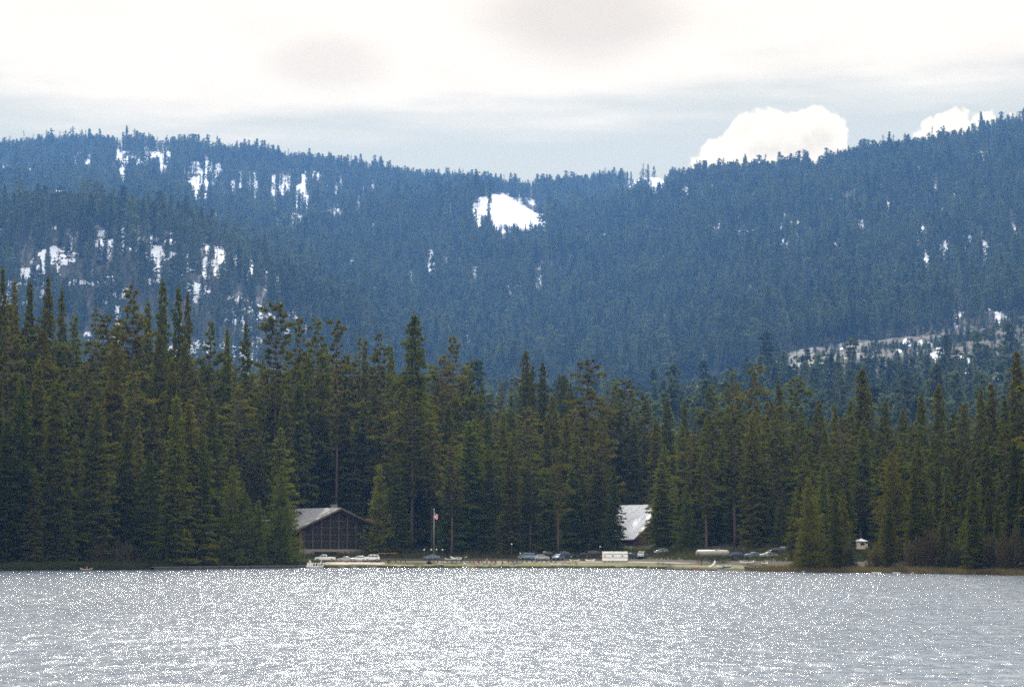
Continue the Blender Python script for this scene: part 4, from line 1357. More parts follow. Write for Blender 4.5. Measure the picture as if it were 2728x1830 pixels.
# ------------------------------------------------------------------ vehicles
CAR_PROF = {
    'pickup': dict(L=5.9, W=1.95, prof=[(-2.9, .45), (-2.95, .95), (-2.75, 1.12), (-1.65, 1.22), (-1.05, 1.82), (-.75, 1.9), (.15, 1.9), (.42, 1.82), (.5, 1.18), (2.85, 1.2), (2.92, .6), (2.85, .45)],
                   win=[[(-1.5, 1.26), (-1.02, 1.76), (-.55, 1.8), (-.55, 1.26)], [(-.45, 1.26), (-.45, 1.8), (.22, 1.78), (.3, 1.26)]], wheels=(-1.95, 1.85), r=.40),
    'sedan': dict(L=4.7, W=1.8, prof=[(-2.3, .35), (-2.35, .7), (-2.1, .85), (-1.1, .97), (-.45, 1.36), (.1, 1.43), (.75, 1.38), (1.45, 1.02), (2.2, .98), (2.33, .75), (2.3, .35)],
                  win=[[(-1.0, 1.0), (-.42, 1.31), (.1, 1.37), (.1, 1.0)], [(.18, 1.0), (.18, 1.37), (.7, 1.32), (1.2, 1.03)]], wheels=(-1.45, 1.4), r=.33),
    'hatch': dict(L=4.2, W=1.8, prof=[(-2.05, .38), (-2.1, .75), (-1.9, .95), (-1.15, 1.08), (-.5, 1.5), (.3, 1.58), (1.2, 1.52), (1.75, 1.2), (2.05, 1.05), (2.1, .5), (2.05, .38)],
                  win=[[(-1.02, 1.1), (-.45, 1.45), (.05, 1.5), (.05, 1.1)], [(.13, 1.1), (.13, 1.5), (1.1, 1.46), (1.5, 1.15)]], wheels=(-1.25, 1.3), r=.34),
    'suv': dict(L=4.6, W=1.9, prof=[(-2.25, .45), (-2.3, .95), (-2.05, 1.12), (-1.2, 1.2), (-.7, 1.74), (.2, 1.82), (1.8, 1.8), (2.15, 1.25), (2.28, 1.15), (2.3, .55), (2.2, .45)],
                win=[[(-1.1, 1.24), (-.66, 1.68), (-.1, 1.72), (-.1, 1.24)], [(-.02, 1.24), (-.02, 1.72), (.8, 1.72), (.8, 1.24)], [(.9, 1.24), (.9, 1.72), (1.7, 1.7), (1.95, 1.28)]], wheels=(-1.4, 1.45), r=.39),
    'van': dict(L=4.9, W=1.95, prof=[(-2.4, .4), (-2.45, .85), (-2.2, 1.05), (-1.6, 1.2), (-.85, 1.78), (0, 1.86), (2.2, 1.82), (2.4, 1.2), (2.45, .5), (2.4, .4)],
                win=[[(-1.4, 1.24), (-.82, 1.72), (-.3, 1.76), (-.3, 1.24)], [(-.2, 1.24), (-.2, 1.76), (.9, 1.76), (.9, 1.24)], [(1.0, 1.24), (1.0, 1.76), (2.1, 1.72), (2.25, 1.28)]], wheels=(-1.55, 1.5), r=.36),
}


def car(kind, name, paint, px, Yd, label, face=-1, rz=0.0, rack=False, cat='car', sc=1.0):
    P = CAR_PROF[kind]
    x = colX(px, Yd); z = gz(x, Yd) + .05
    o = empty(name, (x, Yd, z), rz + (0 if face < 0 else math.pi), label, cat, 'parked cars by the lake')
    o.scale = (sc, sc, sc)
    W = P['W']
    belt = 1.2 if kind != 'sedan' else 1.0
    g = lambda zz: max(0, zz - belt) * .28
    b = MB()
    n = len(P['prof'])
    vs = [(a, -W / 2 + g(c), c) for a, c in P['prof']] + [(a, W / 2 - g(c), c) for a, c in P['prof']]
    b.add(vs, [(i, (i + 1) % n, n + (i + 1) % n, n + i) for i in range(n)] + [tuple(range(n))[::-1], tuple(range(n, 2 * n))])
    if kind == 'pickup':                                   # open bed
        b2 = MB().box((1.68, 0, 1.205), (2.1, W - .25, .03))
        b2.build('truck_bed', M_BLACK, o)
    body = b.build('body', paint, o, bevel=.05)
    for wd in P['win']:
        for sg in (-1, 1):
            m = MB()
            k = len(wd)
            yy = [sg * (W / 2 - g(c) + .012) for a, c in wd]
            yi = [sg * (W / 2 - g(c) - .05) for a, c in wd]
            m.add([(a, q, c) for (a, c), q in zip(wd, yy)] + [(a, q, c) for (a, c), q in zip(wd, yi)],
                  [tuple(range(k)), tuple(range(k, 2 * k))[::-1]] + [(i, (i + 1) % k, k + (i + 1) % k, k + i) for i in range(k)])
            m.build('side_window', M_GLASS, o)
    pr = P['prof']
    # windscreen and rear window: the two steepest spans over the belt
    spans = [(pr[i], pr[i + 1]) for i in range(n - 1) if min(pr[i][1], pr[i + 1][1]) >= belt - .25 and abs(pr[i + 1][1] - pr[i][1]) > .25]
    for nm, sp in (('windscreen', spans[0]), ('rear_window', spans[-1])):
        (a0, c0), (a1, c1) = sp
        if nm == 'rear_window' and len(spans) == 1: break
        l0 = (a0 + (a1 - a0) * .12, c0 + (c1 - c0) * .12); l1 = (a0 + (a1 - a0) * .88, c0 + (c1 - c0) * .88)
        nx, nz = (c0 - c1), (a1 - a0)
        q = math.hypot(nx, nz); nx, nz = nx / q * .015, nz / q * .015
        if nz < 0: nx, nz = -nx, -nz
        w0 = W / 2 - g(l0[1]) - .1; w1 = W / 2 - g(l1[1]) - .1
        MB().add([(l0[0] + nx, -w0, l0[1] + nz), (l0[0] + nx, w0, l0[1] + nz), (l1[0] + nx, w1, l1[1] + nz), (l1[0] + nx, -w1, l1[1] + nz)], [(0, 1, 2, 3)]).build(nm, M_GLASS, o)
    r = P['r']
    for wx in P['wheels']:
        for sg in (-1, 1):
            y = sg * (W / 2 - .11)
            t_ = MB().tube([(wx, y - .12 * sg, r), (wx, y + .13 * sg, r)], r, 16).build('wheel', M_TYRE, o)
            MB().tube([(wx, y + .131 * sg, r), (wx, y + .15 * sg, r)], r * .6, 12).build('rim', M_RIM, t_)
    fx = pr[1][0]
    for sg in (-1, 1):
        MB().box((fx + .03, sg * (W / 2 - .3), pr[1][1] - .08), (.1, .34, .16)).build('headlight', M_LAMP, o)
        MB().box((-fx * .985, sg * (W / 2 - .2), pr[1][1] - .05), (.1, .22, .22)).build('tail_light', M_TAIL, o)
    MB().box((fx + .02, 0, .52), (.16, W - .1, .16)).build('bumper', M_STEEL if kind == 'pickup' else paint, o)
    if rack:
        m = MB()
        zt = max(c for a, c in pr)
        for sg in (-1, 1):
            m.bar((-.3, sg * .62, zt + .12), (1.7, sg * .62, zt + .12), .06)
            for q in (-.2, 1.6): m.bar((q, sg * .62, zt - .02), (q, sg * .62, zt + .12), .05)
        m.build('roof_rack', M_WHITE, o)
    return o


car('pickup', 'pickup_truck', M_WHITE, 867, 669, 'white pickup truck with open bed parked in front of the lodge', -1, .03, cat='pickup truck')
car('sedan', 'sedan_car', M_SILVER, 921, 668.2, 'silver sedan parked between the white pickup and the white hatchback', -1, .02)
car('hatch', 'hatchback_car', M_WHITE, 957, 669.5, 'white hatchback parked between the silver sedan and the tall off-roader', -1, .05)
car('suv', 'off_road_car', M_WHITE, 990, 672, 'tall white off-roader with roof rack, last of the row by the lodge', -1, .10, rack=True)
car('van', 'family_van', M_BLUEG, 1404, 676, 'blue grey family van behind the lawn, leftmost of the middle row', -1, -.2, cat='van')
car('hatch', 'estate_car', M_SILVER, 1443, 672, 'silver car parked in the middle row behind two lawn posts', 1, .15)
car('suv', 'off_road_car', M_BLACK, 1462, 681, 'black off-roader half hidden behind the silver car', 1, .1)
car('hatch', 'hatchback_car', M_BLUEG, 1487, 673, 'blue grey hatchback near the middle of the parking row', -1, 1.1)
car('suv', 'off_road_car', M_NAVY, 1508, 680, 'dark blue off-roader right of the blue grey hatchback', 1, .1)
car('sedan', 'sedan_car', M_BLACK, 1549, 682, 'black sedan parked under the pines left of the white trailer', -1, .2)
car('van', 'family_van', M_BLACK, 1585, 684, 'black van parked right behind the end of the white trailer', 1, .1, cat='van')
car('hatch', 'hatchback_car', M_NAVY, 1685, 676, 'navy car just right of the white trailer', 1, .05)
car('suv', 'off_road_car', M_SILVER, 1712, 674, 'silver off-roader standing right of the navy car', 1, 1.25, rack=True)
car('sedan', 'sedan_car', M_BLUEG, 2010, 612, 'blue grey sedan on the dirt right of the long tank', 1, .12, sc=1.1)
car('sedan', 'sedan_car', M_SILVER, 2048, 606, 'silver sedan partly hidden right of the blue grey sedan', 1, .3)
car('suv', 'off_road_car', M_BLUEG, 2094, 618, 'blue grey off-roader furthest right on the dirt', 1, .9)
car('van', 'family_van', M_BLACK, 2070, 616, 'black van between the silver sedan and the blue grey off-roader', -1, .2, cat='van')
car('hatch', 'hatchback_car', M_SILVER, 1762, 678, 'small silver hatchback at the right end of the road', -1, .1)
car('suv', 'off_road_car', M_NAVY, 1968, 616, 'navy off-roader between the long tank and the blue grey sedan', 1, .2)
car('sedan', 'sedan_car', M_BLUEG, 1150, 678, 'blue grey sedan parked just left of the flagpole', -1, .1)


# white trailer with horizontal seams
def trailer():
    Yd = 661; px = 1638.5
    x = colX(px, Yd); z = gz(x, Yd)
    L = 67 / FPX * Yd; h = 27 / FPX * Yd - .28
    o = empty('box_trailer', (x, Yd, z), 0, 'white box trailer with two dark seams on the lawn edge', 'trailer')
    MB().box((0, 1.1, .3 + h / 2), (L, 2.2, h)).build('body', M_WHITE, o, bevel=.04)
    for i, k in enumerate((.36, .74)):
        MB().box((0, -.03, .3 + h * k), (L - .1, .05, .09)).build('seam', M_TANK2, o)
    for a, m in ((-2.85, M_ORANGE), (-.65, M_NAVY), (2.05, M_NAVY)):
        MB().box((a, -.03, .3 + h * .54), (.42, .05, .36)).build('sign_panel', m, o)
    for a in (-1.1, -.2):
        w_ = MB().tube([(a, .05, .32), (a, .3, .32)], .32, 14).build('wheel', M_TYRE, o)
        MB().tube([(a, .03, .32), (a, .055, .32)], .18, 10).build('rim', M_RIM, w_)
    MB().bar((L / 2, 1.1, .45), (L / 2 + 1.0, 1.1, .4), .12).build('drawbar', M_TANK2, o)
    MB().bar((-L / 2 + .4, .3, 0), (-L / 2 + .4, .3, .35), .1).build('support_leg', M_STEEL, o)
    MB().bar((L / 2 - .4, .3, 0), (L / 2 - .4, .3, .35), .1).build('support_leg', M_STEEL, o)


trailer()


# long cylindrical tank on legs
def tank():
    Yd = 612; x = colX(1898, Yd)
    z = gz(x, Yd)
    zc = CAMZ - (1473.5 - 1443) / FPX * Yd - z
    L = 90 / FPX * Yd; r = .88
    o = empty('storage_tank', (x, Yd, z), -.03, 'long grey beige cylindrical tank standing on legs right of the lawn', 'tank')
    pts = [(-L / 2, 0, zc), (-L / 2 + .12, 0, zc), (-L / 2 + .4, 0, zc), (-L / 2 + .8, 0, zc), (L / 2 - .8, 0, zc), (L / 2 - .4, 0, zc), (L / 2 - .12, 0, zc), (L / 2, 0, zc)]
    MB().tube(pts, [.3 * r, .62 * r, .88 * r, r, r, .88 * r, .62 * r, .3 * r], 22).build('shell', M_TANK, o, smooth=True)
    for a in (-L * .33, -L * .02, L * .3):
        s_ = MB().box((a, 0, zc - r * .72), (.35, 1.5, .6)).build('saddle', M_TANK2, o)
        for sg in (-1, 1):
            MB().bar((a, sg * .6, -.2), (a, sg * .6, zc - r * .8), .22).build('leg', M_DARKW, o)
    MB().tube([(1.0, 0, zc + r - .05), (1.0, 0, zc + r + .28)], .34, 14).build('manhole', M_TANK, o)
    MB().tube([(1.6, 0, zc + r - .05), (1.6, 0, zc + r + .18), (1.9, 0, zc + r + .34)], .07, 8).build('valve_pipe', M_ORANGE, o)
    m = MB()
    m.bar((-L / 2 + .3, -.95, 0), (-L / 2 + .3, -.95, zc + .4), .07); m.bar((-L / 2 + .8, -.95, 0), (-L / 2 + .8, -.95, zc + .4), .07)
    for i in range(7): m.bar((-L / 2 + .3, -.95, .3 + i * .4), (-L / 2 + .8, -.95, .3 + i * .4), .05)
    m.build('ladder', M_DARKW, o)
    m = MB()
    for i in range(6): m.bar((-2 + i * .8, .2, zc + r - .02), (-2 + i * .8, .2, zc + r + .22), .04)
    m.bar((-2, .2, zc + r + .2), (2, .2, zc + r + .2), .04)
    m.build('top_rail', M_STEEL, o)


tank()


# flagpole with a slack flag
def flagpole():
    Yd = 664; x = colX(1156, Yd); z = gz(x, Yd)
    top = at(1156, 1358, Yd).z - z
    o = empty('flagpole', (x, Yd, z), 0, 'tall grey flagpole with a slack flag at the lawn edge', 'flagpole')
    MB().tube([(0, 0, -.2), (0, 0, top * .5), (0, 0, top)], [.10, .08, .05], 10).build('pole', M_STEEL, o, smooth=True)
    MB().sphere((0, 0, top + .12), .16, 12, 8).build('finial', M_RIM, o, smooth=True)
    MB().tube([(0, 0, -.1), (0, 0, .35)], .35, 12).build('base', M_STONE, o)
    # hanging cloth: hoist edge at the pole, fly edge drooping in folds; stripes and canton follow the cloth
    mr = mat('flag_red', (0.52, 0.045, 0.05), .8, var=.05); mw = mat('flag_white', (0.75, 0.72, 0.70), .8, var=.04); mb = mat('flag_blue', (0.03, 0.05, 0.20), .8, var=.05)
    nu, nv = 16, 13
    vs = []; fs = []; mi = []
    for j in range(nv + 1):
        for i in range(nu + 1):
            u_, v_ = i / nu, j / nv
            vs.append((.10 + u_ * .95 + .05 * math.sin(v_ * 6), .20 * math.sin(u_ * 9 + v_ * 1.5) * (.3 + u_), top - .45 - v_ * 1.75 - u_ * (1.15 + .25 * math.sin(u_ * 5)) * (1 - .35 * v_)))
    for j in range(nv):
        for i in range(nu):
            a = j * (nu + 1) + i
            fs.append((a, a + 1, a + nu + 2, a + nu + 1)); mi.append(2 if (i < 6 and j < 7) else (0 if j % 2 == 0 else 1))
    m = MB(); m.v = vs; m.f = fs; m.m = mi
    # stars of the canton as small white faces just proud of the cloth
    for j in range(6):
        for i in range(5):
            a = vs[(j) * (nu + 1) + i]; b = vs[(j + 1) * (nu + 1) + i + 1]
            c = ((a[0] + b[0]) / 2, (a[1] + b[1]) / 2 - .012, (a[2] + b[2]) / 2)
            pts = [(c[0] + (.035 if q % 2 else .014) * math.sin(q * math.pi / 5), c[1], c[2] + (.035 if q % 2 else .014) * math.cos(q * math.pi / 5)) for q in range(10)]
            m.add(pts, [tuple(range(10))], 1)
    m.build('flag', [mr, mw, mb], o, smooth=True)


flagpole()


# globe lamps
LAMPS = [(1130, 1464, 'globe lamp with a yellowish ball, leftmost of four left of the flagpole'), (1149, 1464, 'globe lamp standing closest to the flagpole on its left'), (1163, 1464, 'globe lamp just right of the flagpole'),
         (1179, 1464, 'globe lamp right of the flagpole, last of four'), (1363, 1449, 'taller globe lamp among trunks right of the seated people'), (1386, 1474, 'low globe lamp beside the blue grey van'), (1599, 1456, 'globe lamp above the left end of the white trailer')]
for px, py, lab in LAMPS:
    Yd = 674 if py > 1460 else 684
    x = colX(px, Yd); z = gz(x, Yd)
    h = at(px, py, Yd).z - z
    o = empty('globe_lamp', (x, Yd, z), 0, lab, 'lamp', 'globe lamps along the parking ground')
    MB().tube([(0, 0, -.1), (0, 0, h - .15)], [.07, .05], 8).build('post', M_TANK2, o)
    MB().sphere((0, 0, h), .20, 12, 8).build('globe', M_GLOBE, o, smooth=True)
    MB().tube([(0, 0, h - .26), (0, 0, h - .16)], [.06, .12], 10).build('collar', M_TANK2, o)

# bollards
bp_ = None
post_x = [1033, 1040, 1054, 1068, 1080] + [1166, 1177, 1192, 1205, 1215, 1228, 1240, 1252, 1262, 1274, 1284, 1298, 1310, 1320, 1338, 1354, 1365, 1377, 1391, 1404, 1417, 1430, 1444, 1456, 1468, 1480]
for i, px in enumerate(post_x):
    u = (px - 1364) / FPX
    Yd = float(shoreY(u)) + 23.2 + (i % 3) * .2
    x = colX(px, Yd)
    if bp_ is None:
        bp_ = empty('wooden_bollard', (0, 0, 0))
        MB().tube([(0, 0, -.2), (0, 0, .62), (0, 0, .70)], [.15, .15, .10], 8).build('post', M_DARKW, bp_)
        MB().tube([(0, 0, .70), (0, 0, .73)], [.10, .09], 8).build('cap', M_GREYW, bp_)
        q = bp_
    else:
        q = copy_tree(bp_)
    q.location = (x, Yd, gz(x, Yd)); q.scale = (1, 1, .9 + .25 * ((i * 7) % 5) / 5)
    left = i < 5
    nth = ['first', 'second', 'third', 'fourth', 'fifth', 'sixth', 'seventh', 'eighth', 'ninth', 'tenth', 'eleventh', 'twelfth', 'thirteenth', 'fourteenth', 'fifteenth', 'sixteenth', 'seventeenth', 'eighteenth', 'nineteenth', 'twentieth', 'twenty-first', 'twenty-second', 'twenty-third', 'twenty-fourth', 'twenty-fifth', 'twenty-sixth']
    tag(q, '%s dark bollard from left beside the sand, left of the flagpole' % nth[i] if left else '%s dark bollard right of the flagpole along the lawn' % nth[i - 5], 'bollard', 'bollards left of the flagpole' if left else 'bollards along the lawn edge')


# dock at the left, low jetty at the right
def dock(name, px0, px1, d, top, label, cat='dock', m1=None, wd=2.2):
    def P(px):
        u = (px - 1364) / FPX
        Yd = float(shoreY(u)) + d
        return Vector((colX(px, Yd), Yd, 0))
    a, b = P(px0), P(px1)
    L = (b - a).length; ang = math.atan2(b.y - a.y, b.x - a.x)
    o = empty(name, ((a.x + b.x) / 2, (a.y + b.y) / 2, 0), ang, label, cat)
    dk = MB(); n = int(L / .9)
    for i in range(n):
        dk.box((-L / 2 + (i + .5) * L / n, 0, top - .04 + (.012 if i % 2 else 0)), (L / n - .04, wd, .08))
    dk.build('deck', m1 or M_GREYW, o)
    for sg in (-1, 1):
        MB().box((0, sg * (wd / 2 - .08), top / 2 - .06 - .1), (L, .14, top - .08 + .1)).build('fascia', M_DARKW, o)
    k = max(2, int(L / 5))
    for i in range(k + 1):
        MB().tube([(-L / 2 + i * L / k, -wd / 2 - .12, -1.2), (-L / 2 + i * L / k, -wd / 2 - .12, top + .1)], .12, 8).build('pile', M_DARKW, o)
    return o


dock('long_dock', 405, 822, -4, .72, 'long low dark dock lying along the left wooded shore')
dock('low_jetty', 1778, 1902, -2, .34, 'low dark jetty at the right end of the lawn', wd=1.6)


# pontoon boat
def pontoon():
    Yd = 629; x = colX(839, Yd)
    o = empty('pontoon_boat', (x, Yd, 0), .05, 'white pontoon boat with raised rails moored at the dock end', 'boat')
    L = 4.7
    for sg in (-1, 1):
        MB().tube([(-L / 2, sg * .75, .05), (-L / 2 + .4, sg * .75, .12), (L / 2 - .2, sg * .75, .12), (L / 2, sg * .75, .18)], [.1, .3, .3, .12], 12).build('pontoon', M_STEEL, o, smooth=True)
    MB().box((0, 0, .50), (L - .2, 2.2, .14)).build('deck', M_WHITE, o)
    for sg in (-1, 1):
        m = MB()
        for i in range(7):
            a = -L / 2 + .3 + i * (L - .6) / 6
            m.bar((a, sg * 1.05, .56), (a + .25, sg * 1.05, 1.55), .07)
        m.bar((-L / 2 + .3, sg * 1.05, 1.3), (L / 2 - .2, sg * 1.05, 1.3), .07)
        m.build('railing', M_WHITE, o)
    m = MB()
    for sg in (-1, 1):
        m.bar((-1.9, sg * .95, .6), (-1.3, sg * .95, 2.2), .07); m.bar((-.6, sg * .95, .6), (-1.3, sg * .95, 2.2), .07)
        m.bar((1.0, sg * .95, .6), (1.8, sg * .95, 2.1), .07)
    m.bar((-1.3, -.95, 2.2), (-1.3, .95, 2.2), .08); m.bar((1.8, -.95, 2.1), (1.8, .95, 2.1), .08)
    m.build('canopy_frame', M_WHITE, o)
    MB().box((-1.4, 0, .85), (.9, 1.8, .55)).build('seat', M_CREAM, o, bevel=.06)
    MB().box((1.2, .4, .9), (.5, .7, .66)).build('console', M_TANK2, o, bevel=.05)
    MB().box((L / 2 - .05, 0, .45), (.3, .4, .9)).build('outboard_motor', M_BLACK, o, bevel=.06)


pontoon()


# canoes and boats pulled up
def canoe(name, px, d, L, m, label, rz, cat='canoe', tilt=0, w_=.45, z0=0.05, group='canoes and small boats on the shore'):
    u = (px - 1364) / FPX
    Yd = float(shoreY(u)) + d; x = colX(px, Yd)
    o = empty(name, (x, Yd, gz(x, Yd) + z0 if d > 0 else z0), rz, label, cat, group)
    o.rotation_euler = (0, tilt, rz)
    n = 13; vs = []; fs = []
    for i in range(n):
        t = -1 + 2 * i / (n - 1)
        hw = w_ * max(.03, (1 - abs(t) ** 2.3)); dz = .30 * abs(t) ** 3
        for (a, b) in ((-1, .42), (-.8, .16), (-.3, .0), (.3, .0), (.8, .16), (1, .42)):
            vs.append((t * L / 2, a * hw, b + dz))
    for i in range(n - 1):
        for k in range(5):
            q = i * 6 + k
            fs.append((q, q + 1, q + 7, q + 6))
    h = MB(); h.v = vs; h.f = fs; h.m = [0] * len(fs)
    ob = h.build('hull', m, o, smooth=True)
    md = ob.modifiers.new('thick', 'SOLIDIFY'); md.thickness = .03
    for a in (-.45, .4):
        MB().box((a * L / 2, 0, .34), (.22, w_ * 1.5, .04)).build('seat', M_GREYW, o)
    g = MB()
    for sg in (-1, 1):
        for i in range(n - 1):
            p = vs[i * 6 + (5 if sg > 0 else 0)]; q = vs[(i + 1) * 6 + (5 if sg > 0 else 0)]
            g.bar(p, q, .05)
    g.build('gunwale', M_WHITE, o)
    return o


canoe('canoe', 1200, 34, 3.6, M_PALEG, 'pale green canoe lying behind the bollards right of the lamps', .5)
canoe('canoe', 1214, 37, 4.2, M_WHITE, 'white canoe lying slanted beside the pale green one', -.7, tilt=.12)
canoe('canoe', 1229, 42, 3.4, M_CREAM, 'cream canoe, highest and rightmost of the three by the pines', .1)
canoe('rowing_boat', 2012, 7, 5.2, M_NAVY, 'dark blue rowing boat with white rim pulled up right of the jetty', .10, 'boat', w_=.75)
canoe('rowing_boat', 1923, 6.5, 2.6, M_WHITE, 'small white boat on the verge right of the jetty', -.3, 'boat', w_=.55)
canoe('kayak', 1936, 8.5, 2.4, M_TEAL, 'small teal kayak beside the little white boat', .3, 'kayak', w_=.3)
canoe('kayak', 1852, 1.6, 1.8, M_ORANGE, 'orange kayak lying by the low jetty', .1, 'kayak', w_=.3)
canoe('canoe', 1902, 5.5, 2.0, M_WHITE, 'white canoe propped up slanting above the jetty', .3, tilt=-.85, w_=.3, z0=.75)
canoe('canoe', 1990, 30, 3.6, M_WHITE, 'white canoe lying in front of the blue grey sedan', .05)
canoe('rowing_boat', 2036, 24, 2.6, M_CREAM, 'cream boat standing below the silver sedan', .9, 'boat', w_=.5)
for px, L_, lab in ((2334, 2.1, 'flat white float before the reeds, left of two'), (2388, 1.7, 'flat white float before the reeds, right of two')):
    Yd = float(shoreY((px - 1364) / FPX)) - 1.6
    o = empty('white_float', (colX(px, Yd), Yd, 0), .04, lab, 'float', 'canoes and small boats on the shore')
    MB().box((0, 0, .12), (L_, .7, .18)).build('deck', M_WHITE, o, bevel=.03)
    for q in (-1, 1): MB().tube([(-L_ / 2, q * .28, .02), (L_ / 2, q * .28, .02)], .1, 8).build('tube', M_TANK2, o)
canoe('canoe', 1478, 6, 2.4, M_WHITE, 'white canoe on the lawn near the water right of the people', -.1)
canoe('canoe', 1500, 5.0, 2.0, M_CREAM, 'cream canoe low on the lawn beside the white one', .1)
canoe('canoe', 1530, 27, 2.8, M_CREAM, 'cream canoe beside the road under the pines', .05)
canoe('canoe', 1572, 28, 2.6, M_WHITE, 'white canoe beside the road left of the trailer', .02)
canoe('canoe', 1176, 3.2, 1.7, M_NAVY, 'dark canoe near the water below the flagpole', .1)


# small beige hut
def hut():
    Yd = 606; x = colX(2294, Yd); z = gz(x, Yd)
    s_ = Yd / FPX
    zt = at(2294, 1438, Yd).z - z
    o = empty('beige_hut', (x, Yd, z), .25, 'small beige hut on dark stilts between the brown shrubs', 'hut')
    zb = at(2294, 1462, Yd).z - z
    MB().box((0, 0, (zt + zb) / 2 - .15), (1.8, 1.8, zt - zb - .3)).build('wall', M_CREAM, o)
    r = MB(); r.add([(-1.35, -1.35, zt - .3), (1.35, -1.35, zt - .3), (1.35, 1.35, zt - .3), (-1.35, 1.35, zt - .3), (0, 0, zt + .35)], [(0, 1, 4), (1, 2, 4), (2, 3, 4), (3, 0, 4), (3, 2, 1, 0)])
    r.build('roof', M_STEEL, o)
    MB().box((0, -.91, (zt + zb) / 2 + .1), (1.0, .06, .6)).build('window', M_GLASS, o)
    for a in (-.8, .8):
        for b in (-.8, .8): MB().bar((a, b, -.2), (a, b, zb), .14).build('stilt', M_DARKW, o)
    m = MB()
    m.bar((.6, -1.0, 0), (.6, -1.0, zb), .06); m.bar((1.0, -1.0, 0), (1.0, -1.0, zb), .06)
    for i in range(5): m.bar((.6, -1.0, .2 + i * .35), (1.0, -1.0, .2 + i * .35), .05)
    m.build('ladder', M_GREYW, o)
    Y2 = 608; x2 = colX(2308, Y2); z2 = gz(x2, Y2)
    o2 = empty('notice_board', (x2, Y2, z2), .1, 'narrow yellowish notice board just right of the beige hut', 'board')
    h2 = at(2308, 1447, Y2).z - z2
    MB().bar((0, 0, -.2), (0, 0, h2), .12).build('post', M_DARKW, o2)
    MB().box((0, -.08, h2 - .6), (.7, .06, 1.1)).build('panel', M_CREAM, o2)


hut()


# trunks lying at the edge, rocks, picnic table
def picnic(px, d, label, rz):
    u = (px - 1364) / FPX
    Yd = float(shoreY(u)) + d; x = colX(px, Yd)
    o = empty('picnic_table', (x, Yd, gz(x, Yd)), rz, label, 'table', 'picnic tables on the lawn')
    MB().box((0, 0, .74), (1.9, .8, .06)).build('tabletop', M_GREYW, o)
    for sg in (-1, 1): MB().box((0, sg * .75, .45), (1.9, .26, .05)).build('seat', M_GREYW, o)
    for sg in (-1, 1):
        m = MB(); m.bar((sg * .7, -.62, 0), (sg * .7, -.25, .70), .08); m.bar((sg * .7, .62, 0), (sg * .7, .25, .70), .08); m.bar((sg * .7, -.8, .38), (sg * .7, .8, .38), .07)
        m.build('leg', M_GREYW, o)


picnic(1168, 9, 'grey picnic table on the lawn below the flagpole', .2)
picnic(1210, 17, 'grey picnic table on the lawn below the three canoes', -.4)
picnic(1760, 14, 'grey picnic table at the right end of the lawn', .3)
u_ = (1145 - 1364) / FPX; Y_ = float(shoreY(u_)) + 14; x_ = colX(1144, Y_)
o_ = empty('lawn_shrub', (x_, Y_, gz(x_, Y_)), 0, 'round dark shrub on the lawn left of the flagpole', 'shrub')
o_.scale = (.75, .75, 1.0); t_ = link('twigs', BUSH[0][0], o_); t_.color = (.5, .6, .5, 1); link('stems', BUSH[0][1], o_)


def rock(px, d, r, label, seed):
    u = (px - 1364) / FPX
    Yd = float(shoreY(u)) + d; x = colX(px, Yd)
    bm = bmesh.new(); bmesh.ops.create_icosphere(bm, subdivisions=3, radius=r)
    rr = random.Random(seed); o3 = [rr.uniform(0, 9) for _ in range(3)]
    for v in bm.verts:
        k = 1 + .22 * math.sin(v.co.x * 3 / r + o3[0]) * math.sin(v.co.y * 2.4 / r + o3[1]) + .1 * math.sin(v.co.z * 5 / r + o3[2])
        v.co *= k; v.co.z *= .6
    me = bpy.data.meshes.new('shore_rock'); bm.to_mesh(me); bm.free(); me.materials.append(M_STONE)
    tag(link('shore_rock', me, loc=(x, Yd, (gz(x, Yd) if d > 0 else 0) + r * .15)), label, 'rock', 'rocks at the water edge')


rock(470, -7, .34, 'small pale rock in the water before the long dock', 1)
rock(1062, .8, .5, 'flat rock at the water edge left of the flagpole', 2)
rock(1118, .6, .42, 'dark rock at the water edge below the lamps', 3)
rock(1728, .8, .5, 'rock at the water edge near the right end of the lawn', 4)
rock(2140, -.3, .45, 'rock at the left end of the reed bank', 5)
rock(2430, -.6, .4, 'rock in the water right of the two small white boats', 6)


# rail barrier behind the off-roader
Yb = 690; xb0 = colX(1008, Yb); xb1 = colX(1056, Yb)
ob_ = empty('barrier_gate', (xb0, Yb, gz(xb0, Yb)), 0, 'long low yellow barrier with red end right of the tall off-roader', 'barrier')
MB().bar((0, 0, -.2), (0, 0, 1.3), .16).build('post', M_GREYW, ob_)
MB().bar((0, -.12, 1.15), (xb1 - xb0, -.12, 1.2), .10).build('boom', mat('faded_yellow', (.5, .4, .12), .6), ob_)
MB().box((xb1 - xb0 - .6, -.12, 1.2), (1.4, .14, .3)).build('red_panel', M_RED, ob_)


# ------------------------------------------------------------------ people
M_SKIN = mat('skin', (0.45, 0.27, 0.19), .6, var=.05)
M_HAIRD = mat('dark_hair', (0.03, 0.02, 0.015), .7, var=.1)
M_HAIRB = mat('fair_hair', (0.30, 0.20, 0.10), .7, var=.1)
CLOTH = {n: mat('cloth_' + n, c, .85, var=.08) for n, c in dict(red=(.42, .05, .05), navy=(.03, .05, .14), blue=(.05, .13, .42), white=(.72, .72, .72), green=(.06, .16, .10), black=(.02, .02, .02), grey=(.2, .2, .22), yellow=(.6, .5, .15), teal=(.05, .22, .24), pink=(.6, .25, .28), denim=(.07, .11, .2), tan=(.32, .25, .17)).items()}


